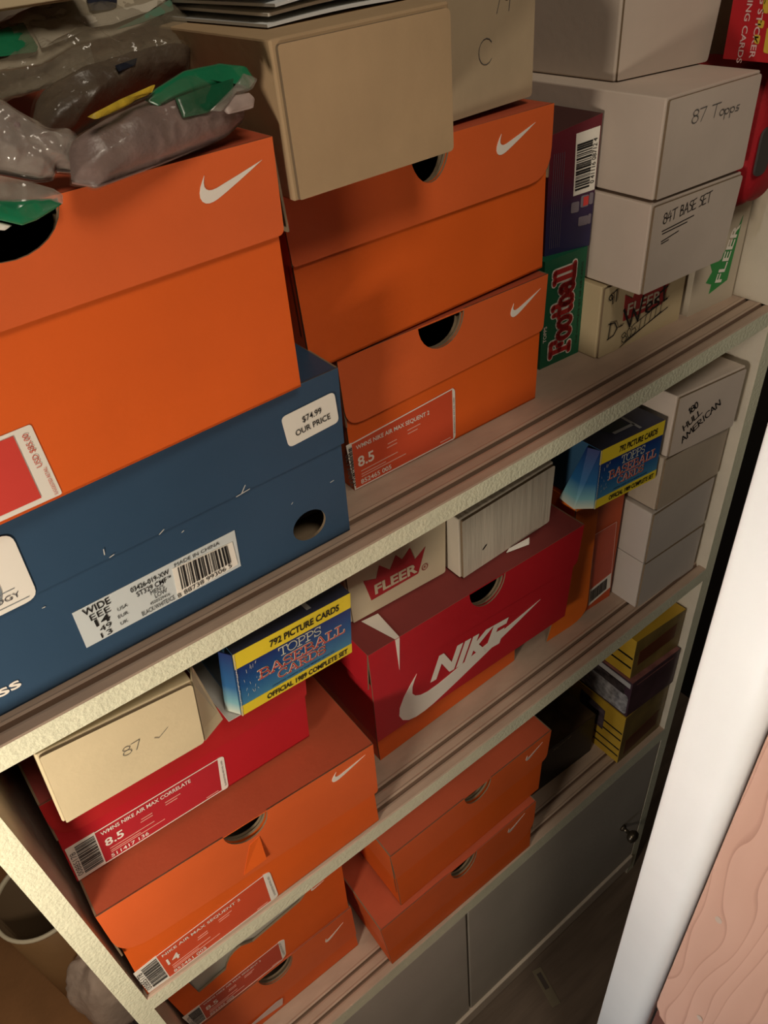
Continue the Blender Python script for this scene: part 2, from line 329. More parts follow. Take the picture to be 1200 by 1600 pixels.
class MB:
    def __init__(s): s.v = []; s.f = []; s.m = []
    def add(s, pts, faces, mi=0):
        o = len(s.v); s.v += [tuple(p) for p in pts]
        for f in faces:
            s.f.append([o + i for i in f]); s.m.append(mi)
    def box(s, x0, x1, y0, y1, z0, z1, mi=0):
        s.add([(x0,y0,z0),(x1,y0,z0),(x1,y1,z0),(x0,y1,z0),(x0,y0,z1),(x1,y0,z1),(x1,y1,z1),(x0,y1,z1)],
              [(0,3,2,1),(4,5,6,7),(0,1,5,4),(1,2,6,5),(2,3,7,6),(3,0,4,7)], mi)
    def slab(s, p, t, mi=0, mb=None, ms=None):
        """quad (counter-clockwise from outside) with thickness t inward"""
        p = [Vector(q) for q in p]
        n = (p[1]-p[0]).cross(p[3]-p[0])
        if n.length < 1e-12: n = (p[2]-p[1]).cross(p[0]-p[1])
        n.normalize()
        q = [a - n*t for a in p]
        mb = mi if mb is None else mb; ms = mi if ms is None else ms
        o = len(s.v); s.v += [tuple(a) for a in p] + [tuple(a) for a in q]
        s.f.append([o,o+1,o+2,o+3]); s.m.append(mi)
        s.f.append([o+7,o+6,o+5,o+4]); s.m.append(mb)
        for i in range(4):
            j = (i+1) % 4
            s.f.append([o+j,o+i,o+4+i,o+4+j]); s.m.append(ms)
    def panel(s, outer, y, t, holes=(), mi=0, mb=None, ms=None, fn=None):
        """outline in the x-z plane facing -y at depth y, thickness t towards +y"""
        mb = mi if mb is None else mb; ms = mi if ms is None else ms
        def area(l): return sum(l[i][0]*l[(i+1)%len(l)][1]-l[(i+1)%len(l)][0]*l[i][1] for i in range(len(l)))
        if area(outer) < 0: outer = outer[::-1]
        loops = [list(outer)] + [list(hh) if area(hh) < 0 else list(hh)[::-1] for hh in holes]
        flat = [p for l in loops for p in l]
        tris = tessellate_polygon([[Vector((a,b,0)) for a,b in l] for l in loops])
        fn = fn or (lambda a,b,c: (a,c,b))
        o = len(s.v); n = len(flat)
        s.v += [tuple(fn(a,b,y)) for a,b in flat] + [tuple(fn(a,b,y+t)) for a,b in flat]
        for tr in tris:
            a,b,c = tr
            ar = (flat[b][0]-flat[a][0])*(flat[c][1]-flat[a][1])-(flat[c][0]-flat[a][0])*(flat[b][1]-flat[a][1])
            if ar < 0: a,b,c = a,c,b
            s.f.append([o+a,o+b,o+c]); s.m.append(mi)
            s.f.append([o+n+c,o+n+b,o+n+a]); s.m.append(mb)
        k = 0
        for l in loops:
            for i in range(len(l)):
                j = (i+1) % len(l)
                s.f.append([o+k+j,o+k+i,o+n+k+i,o+n+k+j]); s.m.append(ms)
            k += len(l)
    def tube(s, pts, r, n=8, mi=0, cap=True):
        pts = [Vector(p) for p in pts]; rs = r if isinstance(r,(list,tuple)) else [r]*len(pts)
        o = len(s.v); up = Vector((0,0,1))
        for i,p in enumerate(pts):
            d = (pts[min(i+1,len(pts)-1)]-pts[max(i-1,0)]).normalized()
            a = d.cross(up)
            if a.length < 1e-4: a = d.cross(Vector((1,0,0)))
            a.normalize(); b = d.cross(a)
            for k in range(n):
                t = 2*PI*k/n; s.v.append(tuple(p+(a*math.cos(t)+b*math.sin(t))*rs[i]))
        for i in range(len(pts)-1):
            for k in range(n):
                s.f.append([o+i*n+k,o+i*n+(k+1)%n,o+(i+1)*n+(k+1)%n,o+(i+1)*n+k]); s.m.append(mi)
        if cap:
            s.f.append([o+k for k in range(n)][::-1]); s.m.append(mi)
            s.f.append([o+(len(pts)-1)*n+k for k in range(n)]); s.m.append(mi)
    def lathe(s, prof, n=48, mi=0, c=(0,0)):
        o = len(s.v)
        for r,z in prof:
            for k in range(n):
                t = 2*PI*k/n; s.v.append((c[0]+r*math.cos(t), c[1]+r*math.sin(t), z))
        for i in range(len(prof)-1):
            for k in range(n):
                s.f.append([o+i*n+k,o+i*n+(k+1)%n,o+(i+1)*n+(k+1)%n,o+(i+1)*n+k]); s.m.append(mi)
    def build(s, name, mats, parent=None, smooth=False, bevel=0.0, fixn=False):
        me = bpy.data.meshes.new(name)
        me.from_pydata(s.v, [], s.f)
        if not isinstance(mats,(list,tuple)): mats = [mats]
        for mm in mats: me.materials.append(mm)
        for p,mi in zip(me.polygons, s.m):
            p.material_index = mi; p.use_smooth = smooth
        if fixn:
            b = bmesh.new(); b.from_mesh(me); bmesh.ops.recalc_face_normals(b, faces=b.faces); b.to_mesh(me); b.free()
        me.update()
        o = bpy.data.objects.new(name, me); COL.objects.link(o)
        if parent: o.parent = parent
        if bevel > 0:
            bv = o.modifiers.new('bevel','BEVEL'); bv.width = bevel; bv.segments = 2; bv.limit_method = 'ANGLE'
        return o

def tag(o, label=None, cat=None, group=None, kind=None):
    if label: o['label'] = label
    if cat: o['category'] = cat
    if group: o['group'] = group
    if kind: o['kind'] = kind
    return o

def thing(name, o, yaw, roll, label, cat, group=None):
    e = bpy.data.objects.new(name, None); COL.objects.link(e)
    e.empty_display_size = 0.02
    e.location = o; e.rotation_euler = (0, -roll, yaw)
    return tag(e, label, cat, group)

def at(key, name, label, cat, group=None, dz=0.0, dx=0.0, dy=0.0):
    d = D[key]; o = d['o']
    return thing(name, (o[0]+dx, o[1]+dy, o[2]+dz), d['yaw'], d['roll'], label, cat, group)

# --- flat printed matter ------------------------------------------------------
def lerp(a, b, t): return (a[0]+(b[0]-a[0])*t, a[1]+(b[1]-a[1])*t)
def bq(q, u, v):
    """q = TL,TR,BR,BL ; u left->right, v bottom->top"""
    return lerp(lerp(q[3], q[2], u), lerp(q[0], q[1], u), v)
def sub(q, u0, u1, v0, v1): return [bq(q,u0,v1), bq(q,u1,v1), bq(q,u1,v0), bq(q,u0,v0)]
def ang(q): return math.atan2(q[2][1]-q[3][1], q[2][0]-q[3][0])

def decal(parent, name, pts, y, m, t=0.0003):
    b = MB(); b.panel(pts, y, t); return b.build(name, m, parent)

def rounded(q, r, n=5):
    """round the corners of a quad TL,TR,BR,BL; r number or per-corner list"""
    out = []
    rs = r if isinstance(r,(list,tuple)) else [r]*4
    for i in range(4):
        p = Vector(q[i]); a = Vector(q[i-1]); c = Vector(q[(i+1)%4])
        if rs[i] <= 0: out.append(tuple(p)); continue
        da = (a-p).normalized()*rs[i]; dc = (c-p).normalized()*rs[i]
        for k in range(n+1):
            t = k/n
            out.append(tuple((p+da)*(1-t)**2 + p*2*t*(1-t) + (p+dc)*t*t))
    return out

_tc = {}
def text_mesh(s, bold=0.0, shear=0.0):
    k = (s,bold,shear)
    if k in _tc: return _tc[k]
    cu = bpy.data.curves.new('glyphs','FONT'); cu.body = s; cu.size = 1; cu.offset = bold; cu.shear = shear; cu.resolution_u = 3
    o = bpy.data.objects.new('glyphs', cu); COL.objects.link(o)
    dg = bpy.context.evaluated_depsgraph_get(); dg.update()
    me = bpy.data.meshes.new_from_object(o.evaluated_get(dg))
    vs = [(v.co.x, v.co.y) for v in me.vertices]; fs = [list(p.vertices) for p in me.polygons]
    bpy.data.objects.remove(o); bpy.data.curves.remove(cu); bpy.data.meshes.remove(me)
    x0=min(v[0] for v in vs); x1=max(v[0] for v in vs); y0=min(v[1] for v in vs); y1=max(v[1] for v in vs)
    _tc[k] = (vs, fs, x0, x1, y0, y1)
    return _tc[k]

def text(parent, name, items, y, m):
    """items: (string, x, z, height, rot, width or None, bold, shear); lower-left anchored; one mesh"""
    b = MB()
    for it in items:
        s,x,z,h,rot = it[:5]; w = it[5] if len(it)>5 else None; bold = it[6] if len(it)>6 else 0.0; sh = it[7] if len(it)>7 else 0.0
        vs,fs,x0,x1,y0,y1 = text_mesh(s,bold,sh)
        sy = h/(y1-y0); sx = sy if w is None else w/(x1-x0)
        c,sn = math.cos(rot), math.sin(rot)
        pts = []
        for a,d in vs:
            a=(a-x0)*sx; d=(d-y0)*sy
            pts.append((x+a*c-d*sn, y, z+a*sn+d*c))
        b.add(pts, fs)
    return b.build(name, m, parent)

def bars(parent, name, q, y, m, n=26, along='v', seed=1):
    r = random.Random(seed); b = MB(); u = 0.0; P = []
    while u < 1:
        w = r.choice([.012,.02,.03,.04]); P.append((u, min(1,u+w))); u += w + r.choice([.012,.02,.03])
    for a,c in P:
        qq = sub(q,a,c,0,1) if along=='v' else sub(q,0,1,a,c)
        b.panel(qq, y, 0.0002)
    return b.build(name, m, parent)

def rules(parent, name, segs, y, m, w=0.0006):
    b = MB()
    for p0,p1 in segs:
        d = Vector((p1[0]-p0[0],p1[1]-p0[1])).normalized(); n = Vector((-d.y,d.x))*w/2
        b.panel([(p0[0]+n.x,p0[1]+n.y),(p1[0]+n.x,p1[1]+n.y),(p1[0]-n.x,p1[1]-n.y),(p0[0]-n.x,p0[1]-n.y)], y, 0.0002)
    return b.build(name, m, parent)

def ribbon(b, pts, w, y):
    for i in range(len(pts)-1):
        p,q = Vector(pts[i]),Vector(pts[i+1]); d = q-p
        if d.length < 1e-7: continue
        d.normalize(); n = Vector((-d.y,d.x))*w/2
        b.add([(p.x-n.x,y,p.y-n.y),(q.x-n.x,y,q.y-n.y),(q.x+n.x,y,q.y+n.y),(p.x+n.x,y,p.y+n.y)], [(0,1,2,3)])
    for p in pts:
        k = 8
        b.add([(p[0]+w/2*math.cos(2*PI*i/k), y, p[1]+w/2*math.sin(2*PI*i/k)) for i in range(k)], [tuple(range(k))])

def arcp(cx,cy,rx,ry,a0,a1,n=8):
    return [(cx+rx*math.cos(math.radians(a0+(a1-a0)*i/n)), cy+ry*math.sin(math.radians(a0+(a1-a0)*i/n))) for i in range(n+1)]

# slab-serif capitals (stroke skeletons, unit height)
SLAB = {
 'B': (.78,[[(.18,0),(.18,1)],[(0,0),(.45,0)]+arcp(.45,.26,.28,.26,-90,90)+[(.18,.52)],[(0,1),(.42,1)]+arcp(.42,.76,.24,.24,90,-90)+[(.18,.52)]]),
 'A': (.9,[[(.12,0),(.42,1),(.48,1),(.8,0)],[(.24,.35),(.68,.35)],[(0,0),(.26,0)],[(.64,0),(.92,0)]]),
 'S': (.7,[arcp(.33,.75,.26,.25,20,250,10)+arcp(.35,.25,.28,.25,80,-160,10),[(.59,.72),(.59,.98)],[(.07,.02),(.07,.28)]]),
 'E': (.75,[[(.16,0),(.16,1)],[(0,0),(.66,0),(.66,.22)],[(0,1),(.62,1),(.62,.8)],[(.16,.52),(.46,.52)],[(.46,.42),(.46,.62)]]),
 'L': (.72,[[(.2,0),(.2,1)],[(0,1),(.4,1)],[(0,0),(.65,0),(.65,.28)]]),
 'C': (.8,[arcp(.42,.5,.38,.5,45,315,14),[(.7,.7),(.7,.98)]]),
 'R': (.82,[[(.18,0),(.18,1)],[(0,1),(.42,1)]+arcp(.42,.75,.26,.25,90,-90)+[(.18,.5)],[(.42,.5),(.68,0),(.82,0)],[(0,0),(.36,0)]]),
 'D': (.84,[[(.18,0),(.18,1)],[(0,0),(.4,0)]+arcp(.4,.5,.38,.5,-90,90,12)+[(0,1)]]),
 'T': (.8,[[(.4,0),(.4,1)],[(.03,.75),(.03,1),(.77,1),(.77,.75)],[(.22,0),(.58,0)]]),
 'O': (.86,[arcp(.42,.5,.4,.5,0,360,20)]),
 'P': (.76,[[(.18,0),(.18,1)],[(0,1),(.42,1)]+arcp(.42,.74,.28,.26,90,-90)+[(.18,.48)],[(0,0),(.38,0)]]),
 'F': (.74,[[(.2,0),(.2,1)],[(0,1),(.7,1),(.7,.74)],[(.2,.52),(.5,.52)],[(.5,.4),(.5,.64)],[(0,0),(.42,0)]]),
 'o': (.6,[arcp(.28,.33,.24,.33,0,360,16)]),
 't': (.46,[[(.2,.95),(.2,.12),(.28,.02),(.42,.06)],[(.02,.66),(.4,.66)]]),
 'b': (.64,[[(.02,1),(.15,1),(.15,0)],arcp(.32,.33,.22,.32,0,360,14)]),
 'a': (.62,[[(.1,.56)]+arcp(.27,.5,.17,.16,150,0,8)+[(.44,.06),(.58,.02)],arcp(.25,.2,.2,.2,0,360,14)]),
 'l': (.36,[[(.02,1),(.18,1),(.18,0)],[(.02,0),(.34,0)]]),
 "'": (.2,[[(.1,1),(.06,.82)]]), ' ': (.5,[]),
}
# hand-written strokes
HAND = {
 '8':(.55,[arcp(.25,.75,.2,.22,0,360,12),arcp(.25,.27,.24,.27,0,360,12)]), '7':(.55,[[(0,.95),(.5,1),(.2,0)]]),
 'T':(.7,[[(0,.95),(.7,1)],[(.36,.97),(.3,0)]]), 'o':(.42,[arcp(.2,.22,.18,.22,0,360,10)]), 'p':(.45,[[(.02,.4),(.05,-.35)],arcp(.2,.2,.17,.2,150,-150,10)]),
 's':(.36,[[(.3,.42),(.1,.4),(.08,.25),(.28,.16),(.25,.02),(.02,.03)]]), '4':(.6,[[(.3,1),(0,.4),(.55,.42)],[(.42,.75),(.38,0)]]),
 'B':(.6,[[(.05,0),(.1,1)],[(.1,1),(.4,.92),(.4,.62),(.1,.55),(.5,.42),(.45,.08),(.05,0)]]), 'A':(.65,[[(0,0),(.3,1),(.55,0)],[(.1,.38),(.48,.4)]]),
 'S':(.5,[[(.45,.95),(.15,.95),(.06,.7),(.4,.45),(.38,.08),(.02,.03)]]), 'E':(.55,[[(.5,1),(.05,.95),(.03,.02),(.5,.05)],[(.04,.5),(.4,.54)]]),
 'D':(.65,[[(.05,0),(.1,1)],[(-.02,.98),(.4,.9),(.58,.5),(.4,.1),(-.02,0)]]), '-':(.4,[[(.05,.5),(.3,.5)]]), '.':(.3,[[(.08,.02),(.12,.04)]]),
 'W':(1.0,[[(0,1),(.22,0),(.45,.7),(.62,0),(.95,1)]]), 'e':(.42,[[(.04,.22),(.36,.28),(.3,.45),(.1,.42),(.04,.15),(.2,0),(.38,.08)]]), 't':(.4,[[(.2,.85),(.18,.02),(.34,.02)],[(0,.55),(.38,.6)]]),
 '9':(.55,[arcp(.25,.72,.2,.25,0,360,12),[(.45,.75),(.36,0)]]), 'C':(.6,[arcp(.35,.5,.32,.5,40,320,12)]), '0':(.5,[arcp(.24,.5,.2,.5,0,360,14)]),
 '5':(.5,[[(.42,1),(.08,.97),(.05,.6),(.35,.58),(.42,.25),(.2,0),(.02,.08)]]),
 '1':(.35,[[(.05,.75),(.2,1),(.18,0)]]), 'H':(.65,[[(.05,0),(.08,1)],[(.5,0),(.52,1)],[(.06,.5),(.52,.54)]]), 'U':(.6,[[(.02,1),(.06,.15),(.25,0),(.48,.2),(.5,1)]]),
 'L':(.5,[[(.08,1),(.04,.02),(.48,.05)]]), 'M':(.8,[[(.02,0),(.12,1),(.36,.3),(.62,1),(.72,0)]]), 'R':(.6,[[(.05,0),(.08,1),(.42,.9),(.4,.58),(.08,.5),(.52,0)]]),
 'I':(.3,[[(.1,0),(.14,1)]]), 'N':(.65,[[(.04,0),(.08,1),(.5,0),(.56,1)]]), ' ':(.4,[]), 'v':(.7,[[(0,.35),(.18,0),(.7,.7)]]),
}
def strokes(parent, name, items, y, m, font=HAND):
    """items: (string, x, z, height, rot, line width, width or None)"""
    b = MB()
    for it in items:
        s,x,z,h,rot,w = it[:6]; W = it[6] if len(it)>6 else None
        tot = sum(font[c][0] for c in s)*h; kx = 1 if W is None else W/tot
        c,sn = math.cos(rot), math.sin(rot); pen = 0
        for ch in s:
            adv,ls = font[ch]
            for l in ls:
                pts = []
                for a,d in l:
                    a = (pen+a*h)*kx; d *= h
                    pts.append((x+a*c-d*sn, z+a*sn+d*c))
                ribbon(b, pts, w, y)
            pen += adv*h
    return b.build(name, m, parent)

SW = [(100,36),(80,26.6),(60,17.4),(40,8.6),(30,4.5),(24,2.2),(18,.6),(12,0),(7,1),(3,4),(.8,9),(1.2,15),(4,22),(8.5,29),(12.5,34.5),(10.8,30),(9.6,26),(9.5,21),(11.5,17.8),(15,15.8),(20,15.2),(27,16.2),(40,19.7),(60,25),(80,30.5)]
def swoosh(parent, pb, pt, y, m, name='swoosh', fat=1.0):
    """pb = lowest point of the curve, pt = tip"""
    a = Vector((12,0)); d0 = Vector((88,36)); d1 = Vector((pt[0]-pb[0], pt[1]-pb[1]))
    s = d1.length/d0.length; r = math.atan2(d1.y,d1.x)-math.atan2(d0.y,d0.x)
    c,sn = math.cos(r)*s, math.sin(r)*s
    return decal(parent, name, [(pb[0]+(x-12)*c-z*sn, pb[1]+(x-12)*sn+z*c) for x,z in SW], y, m)

# ------------------------------------------------------------------ materials
ORANGE = mat('orange_card', (.72,.115,.014,1), .55, .10, 320, .05, 14, bdist=.0006)
ORLID  = mat('orange_lid_card', (.70,.125,.030,1), .5, .10, 320, .05, 14, bdist=.0006)
RED    = mat('red_card', (.46,.014,.022,1), .45, .10, 320, .06, 14, bdist=.0006)
BLUE   = mat('navy_card', (.030,.067,.122,1), .45, .12, 260, .08, 10, bdist=.0006)
KRAFT  = mat('kraft_board', (.20,.145,.090,1), .8, .25, 240, .10, 20, bdist=.0008)
TAN    = mat('tan_corrugated', (.42,.29,.165,1), .75, .25, 90, .10, 12, bdist=.0010)
TAN2   = mat('pale_tan_corrugated', (.44,.335,.215,1), .75, .25, 90, .10, 12, bdist=.0010)
WHITEB = mat('white_corrugated', (.56,.47,.395,1), .75, .25, 120, .08, 10, bdist=.0008)
WHITEC = mat('ribbed_white_corrugated', (.58,.52,.42,1), .75, .6, 60, .14, 14, stretch=(3.2,1,.25), bdist=.0010)
CREAMB = mat('cream_board', (.66,.55,.35,1), .75, .25, 150, .07, 12, bdist=.0008)
FLEERB = mat('crown_board', (.55,.47,.33,1), .6, .2, 150, .06, 12, bdist=.0006)
PAINT  = mat('cream_paint', (.74,.73,.545,1), .5, .55, 300, .05, 60, bdist=.0018)
SHELFP = mat('worn_shelf_paint', (.44,.325,.245,1), .55, .4, 90, .09, 40, stretch=(.6,1.4,1), bdist=.0010)
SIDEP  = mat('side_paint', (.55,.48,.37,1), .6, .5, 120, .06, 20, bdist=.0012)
DOORP  = mat('grey_door_paint', (.47,.425,.36,1), .5, .3, 120, .05, 10, bdist=.001)
WPAPER = mat('white_paper', (.78,.74,.66,1), .6, 0, 1)
PAPERG = mat('grey_white_paper', (.66,.68,.68,1), .6, .1, 60, .05, 10)
INKK   = mat('black_ink', (.015,.014,.014,1), .5)
INKG   = mat('pencil_grey', (.10,.095,.09,1), .7)
INKW   = mat('white_ink', (.80,.74,.66,1), .5)
INKPK  = mat('pale_red_ink', (.74,.42,.34,1), .6)
ORTOP = mat('darker_orange_top', (.46,.085,.035,1), .7, .15, 200, .10, 10, bdist=.0008)  # lid tops of the orange boxes, darker than their fronts
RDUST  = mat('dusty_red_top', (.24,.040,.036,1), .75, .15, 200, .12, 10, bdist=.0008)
LABR   = mat('label_red', (.62,.045,.022,1), .4, 0, 1, .04, 20)
LABM   = mat('label_crimson', (.44,.022,.032,1), .4, 0, 1, .04, 20)
LABO   = mat('label_orange_red', (.62,.080,.030,1), .4, 0, 1, .04, 20)
BARG   = mat('barcode_grey', (.06,.055,.05,1), .6)
LABBL  = mat('pale_blue_label', (.56,.60,.60,1), .5)
YEL    = mat('yellow_print', (.78,.60,.035,1), .4, 0, 1, .05, 20)
INKRED = mat('red_print', (.60,.055,.05,1), .45)
INKCRM = mat('cream_print', (.78,.76,.58,1), .45)
FLRED  = mat('crown_red', (.36,.022,.028,1), .5)
FLGRN  = mat('crown_green', (.03,.24,.06,1), .5)
GREENC = mat('green_card', (.012,.115,.055,1), .4, 0, 1, .06, 20)
BLACKC = mat('black_card', (.008,.008,.009,1), .35)
MAROON = mat('maroon_card', (.075,.012,.018,1), .4)

# ------------------------------------------------------------------ bookcase
XM, HW = .335, .405
SAG1, SAG2 = 0.0083, 0.0065
def sag(x, s): return -s*(1-((x-XM)/HW)**2)
ULO, ULI, URI, URO = -.0901, -.0735, .7367, .7570
BK = tag(bpy.data.objects.new('bookcase', None), 'cream painted wooden bookcase with sagging grooved shelves full of shoe boxes', 'bookcase'); COL.objects.link(BK)
BK.location = (0,0,-1.24)
class W(MB):
    """bookcase parts, given in world height"""
    def build(s, name, mats, **k):
        s.v = [(a,b,c+1.24) for a,b,c in s.v]; return MB.build(s, name, mats, BK, **k)
def shelf(zb, zt, s, x0, x1):
    b = W(); n = 48; dep = .345
    prof = [(0,zb,0),(0,zt-.0008,0),(.0012,zt,1)]          # front edge then grooved top
    for g in (.0128,.0305):
        prof += [(g-.0044,zt,1),(g-.0018,zt-.0008,2),(g-.0006,zt-.0042,2),(g+.0008,zt-.0042,2),(g+.0018,zt+.0003,1),(g+.0040,zt+.0008,1),(g+.0060,zt,1)]
    prof += [(dep,zt,1),(dep,zb,1)]
    m = len(prof); o = len(b.v)
    for i in range(n+1):
        x = x0+(x1-x0)*i/n; dz = sag(x,s)
        for y,z,_ in prof: b.v.append((x,y,z+dz))
    for i in range(n):
        for k in range(m):
            k2 = (k+1) % m
            a = o+i*m+k; c = o+i*m+k2
            b.f.append([a,c,c+m,a+m][::-1]); b.m.append(0 if k in (0,m-1) else prof[k][2] or 1)
    b.f.append([o+k for k in range(m)]); b.m.append(0)
    b.f.append([o+n*m+k for k in range(m)][::-1]); b.m.append(0)
    return b.build('shelf', [PAINT, SHELFP, mat('groove_brown', (.20,.125,.085,1), .8)], fixn=True)  # groove faces get a darker brown than the shelf top
shelf(0.0, .0193, SAG1, ULO, URO)
shelf(-.3768, -.3539, SAG2, ULI, URI)
shelf(-.7535, -.7229, 0.0, ULI, URI)
def upright(x0, x1, z0, z1):
    b = W()
    b.add([(x0,0,z0),(x1,0,z0),(x1,.345,z0),(x0,.345,z0),(x0,0,z1),(x1,0,z1),(x1,.345,z1),(x0,.345,z1)],
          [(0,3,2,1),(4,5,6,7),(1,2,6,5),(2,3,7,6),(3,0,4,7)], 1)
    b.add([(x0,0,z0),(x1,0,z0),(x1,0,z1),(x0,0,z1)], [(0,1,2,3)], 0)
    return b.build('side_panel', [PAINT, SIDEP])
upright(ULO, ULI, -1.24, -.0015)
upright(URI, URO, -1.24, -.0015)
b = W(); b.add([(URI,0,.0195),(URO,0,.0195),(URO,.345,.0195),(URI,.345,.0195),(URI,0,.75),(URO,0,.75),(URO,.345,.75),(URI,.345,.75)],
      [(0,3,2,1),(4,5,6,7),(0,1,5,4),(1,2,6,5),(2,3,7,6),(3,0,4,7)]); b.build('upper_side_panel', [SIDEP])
b = W(); b.box(ULO, URO, .346, .356, -1.24, .75); b.build('back_panel', [mat('back_board', (.20,.16,.12,1), .7, .2, 60, .1, 10)])
# lower cupboard
b = W(); b.box(ULI, URI, -.004, .016, -1.200, -1.1565); b.build('bottom_rail', [mat('rail_paint', (.62,.52,.42,1), .55, .4, 90, .08, 20)], bevel=.002)
b = W(); b.box(ULI, URI, .022, .040, -1.24, -1.200); b.build('plinth', [mat('plinth_paint', (.20,.17,.14,1), .6, .3, 80, .1, 12)])
for x0,x1,kx in ((-.0735,.2975,-.046),(.3003,.7355,.676)):
    b = W(); b.box(x0+.0008, x1, .0005, .0185, -1.1545, -.7545); dr = b.build('cupboard_door', [DOORP], bevel=.0018)
    k = MB(); k.lathe([(0,.0),(.0065,0),(.0065,.004),(.0035,.006),(.0035,.014),(.009,.017),(.0125,.022),(.0115,.028),(.006,.031),(0,.0315)], 24)
    k.v = [(kx+a, .0004-c, -.972+1.24+bb) for a,bb,c in k.v]
    kn = k.build('knob', [mat('tarnished_brass', (.16,.13,.095,1), .3, metal=.9)], dr, smooth=True, fixn=True); kn['label'] = 'round tarnished metal knob'

# ------------------------------------------------------------------ boxes
def notch_outline(tl, tr, br, bl, cx, r, depth=None, rr=(0,0), n=14, lw=None):
    """front outline with a half-round thumb notch in its top edge; rr = corner radii (br, bl)"""
    depth = depth or r
    def topz(x):
        t = (x-tl[0])/(tr[0]-tl[0]); return tl[1]+(tr[1]-tl[1])*t
    pts = [tl]
    if cx is not None:
        for i in range(n+1):
            a = PI - PI*i/n
            x = cx+r*math.cos(a); pts.append((x, topz(x)-depth*math.sin(a)))
    pts.append(tr)
    rest = rounded([tl,tr,br,bl],[0,0,rr[0],rr[1]])
    return pts + rest[2:]

def shoe_box(key, label, quad, depth, lid_h, cx=None, r=.02, rdep=None, over=.003, rr=(0,0), cols=None, lid=True, name='shoe_box',
             cat='shoe box', group='stacked shoe boxes', dz=0, dx=0, dy=0, lid_rows=None, base_shrink=0.0, gap=0.0, base_col=None, base_notch=True, flare=None, sk=0.0, base_hole=None):
    """quad = (bl, br, tr, tl) of the front in local x-z"""
    t = .0014
    bl,br,tr,tl = quad
    base_m, lid_m = cols or (ORANGE, ORLID)
    R = at(key, name, label, cat, group, dz, dx, dy)
    # base
    b = MB()
    if lid:
        tl2 = lerp(tl, bl, .03); tr2 = lerp(tr, br, .03)
        tl2 = (tl2[0]+over, tl2[1]); tr2 = (tr2[0]-over, tr2[1])
    else: tl2, tr2 = tl, tr
    if cx is not None and base_notch:
        out = notch_outline(tl2, tr2, br, bl, cx, r*.97, (rdep or r)*.86)
    else: out = [tl2,tr2,br,bl]
    b.panel(out, 0, t*1.6, [base_hole] if base_hole else (), 0, 1, 1)
    if cx is not None and base_notch:      # folded inner wall of the front
        b.panel(notch_outline(lerp(tl2,bl,.04),lerp(tr2,br,.04),lerp(tr2,br,.8),lerp(tl2,bl,.8),cx,r*.92,(rdep or r)*.74), .0048, t*1.6, (), 1, 1, 1)
    y1 = depth
    P = lambda q,y: (q[0]+sk*y,y,q[1])
    b.slab([P(bl,y1),P(bl,t),P(tl2,t),P(tl2,y1)], t, 0, 1, 1)
    b.slab([P(br,t),P(br,y1),P(tr2,y1),P(tr2,t)], t, 0, 1, 1)
    b.slab([P(br,y1),P(bl,y1),P(tl2,y1),P(tr2,y1)], t, 0, 1, 1)
    b.slab([P(bl,y1),P(br,y1),P(br,0),P(bl,0)], t, 0, 1, 0)
    b.build('base', [base_m, KRAFT], R)
    if lid:
        b = MB(); o = over
        ltl = (tl[0],tl[1]); ltr = (tr[0],tr[1])
        hl, hr = lid_h if isinstance(lid_h,(tuple,list)) else (lid_h,lid_h)
        vd = lambda top,bot: Vector((bot[0]-top[0],bot[1]-top[1])).normalized()
        dl = vd(tl,bl); d2 = vd(tr,br)
        lbl = (ltl[0]+dl.x*hl, ltl[1]+dl.y*hl); lbr = (ltr[0]+d2.x*hr, ltr[1]+d2.y*hr)
        b.panel(notch_outline(ltl,ltr,lbr,lbl,cx,r,rdep,rr), -o, t, (), 0, 1, 1)
        yb = depth+o
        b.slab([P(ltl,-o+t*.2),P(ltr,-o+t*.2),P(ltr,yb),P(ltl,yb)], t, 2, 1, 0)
        fl = flare or (0,0)
        b.slab([P((lbl[0]-fl[0],lbl[1]),yb),P((lbl[0]-fl[0],lbl[1]),-o+t),P((ltl[0]-.0002,ltl[1]),-o+t),P((ltl[0]-.0002,ltl[1]),yb)], t, 0, 1, 1)
        b.slab([P((lbr[0]+fl[1],lbr[1]),-o+t),P((lbr[0]+fl[1],lbr[1]),yb),P((ltr[0]+.0002,ltr[1]),yb),P((ltr[0]+.0002,ltr[1]),-o+t)], t, 0, 1, 1)
        b.slab([P(lbr,yb),P(lbl,yb),P(ltl,yb),P(ltr,yb)], t, 0, 1, 1)
        b.build('lid', [lid_m, KRAFT, {'red_card':RDUST,'red_lid_card':RDUST,'orange_lid_card':ORTOP}.get(lid_m.name, lid_m)], R)
    return R

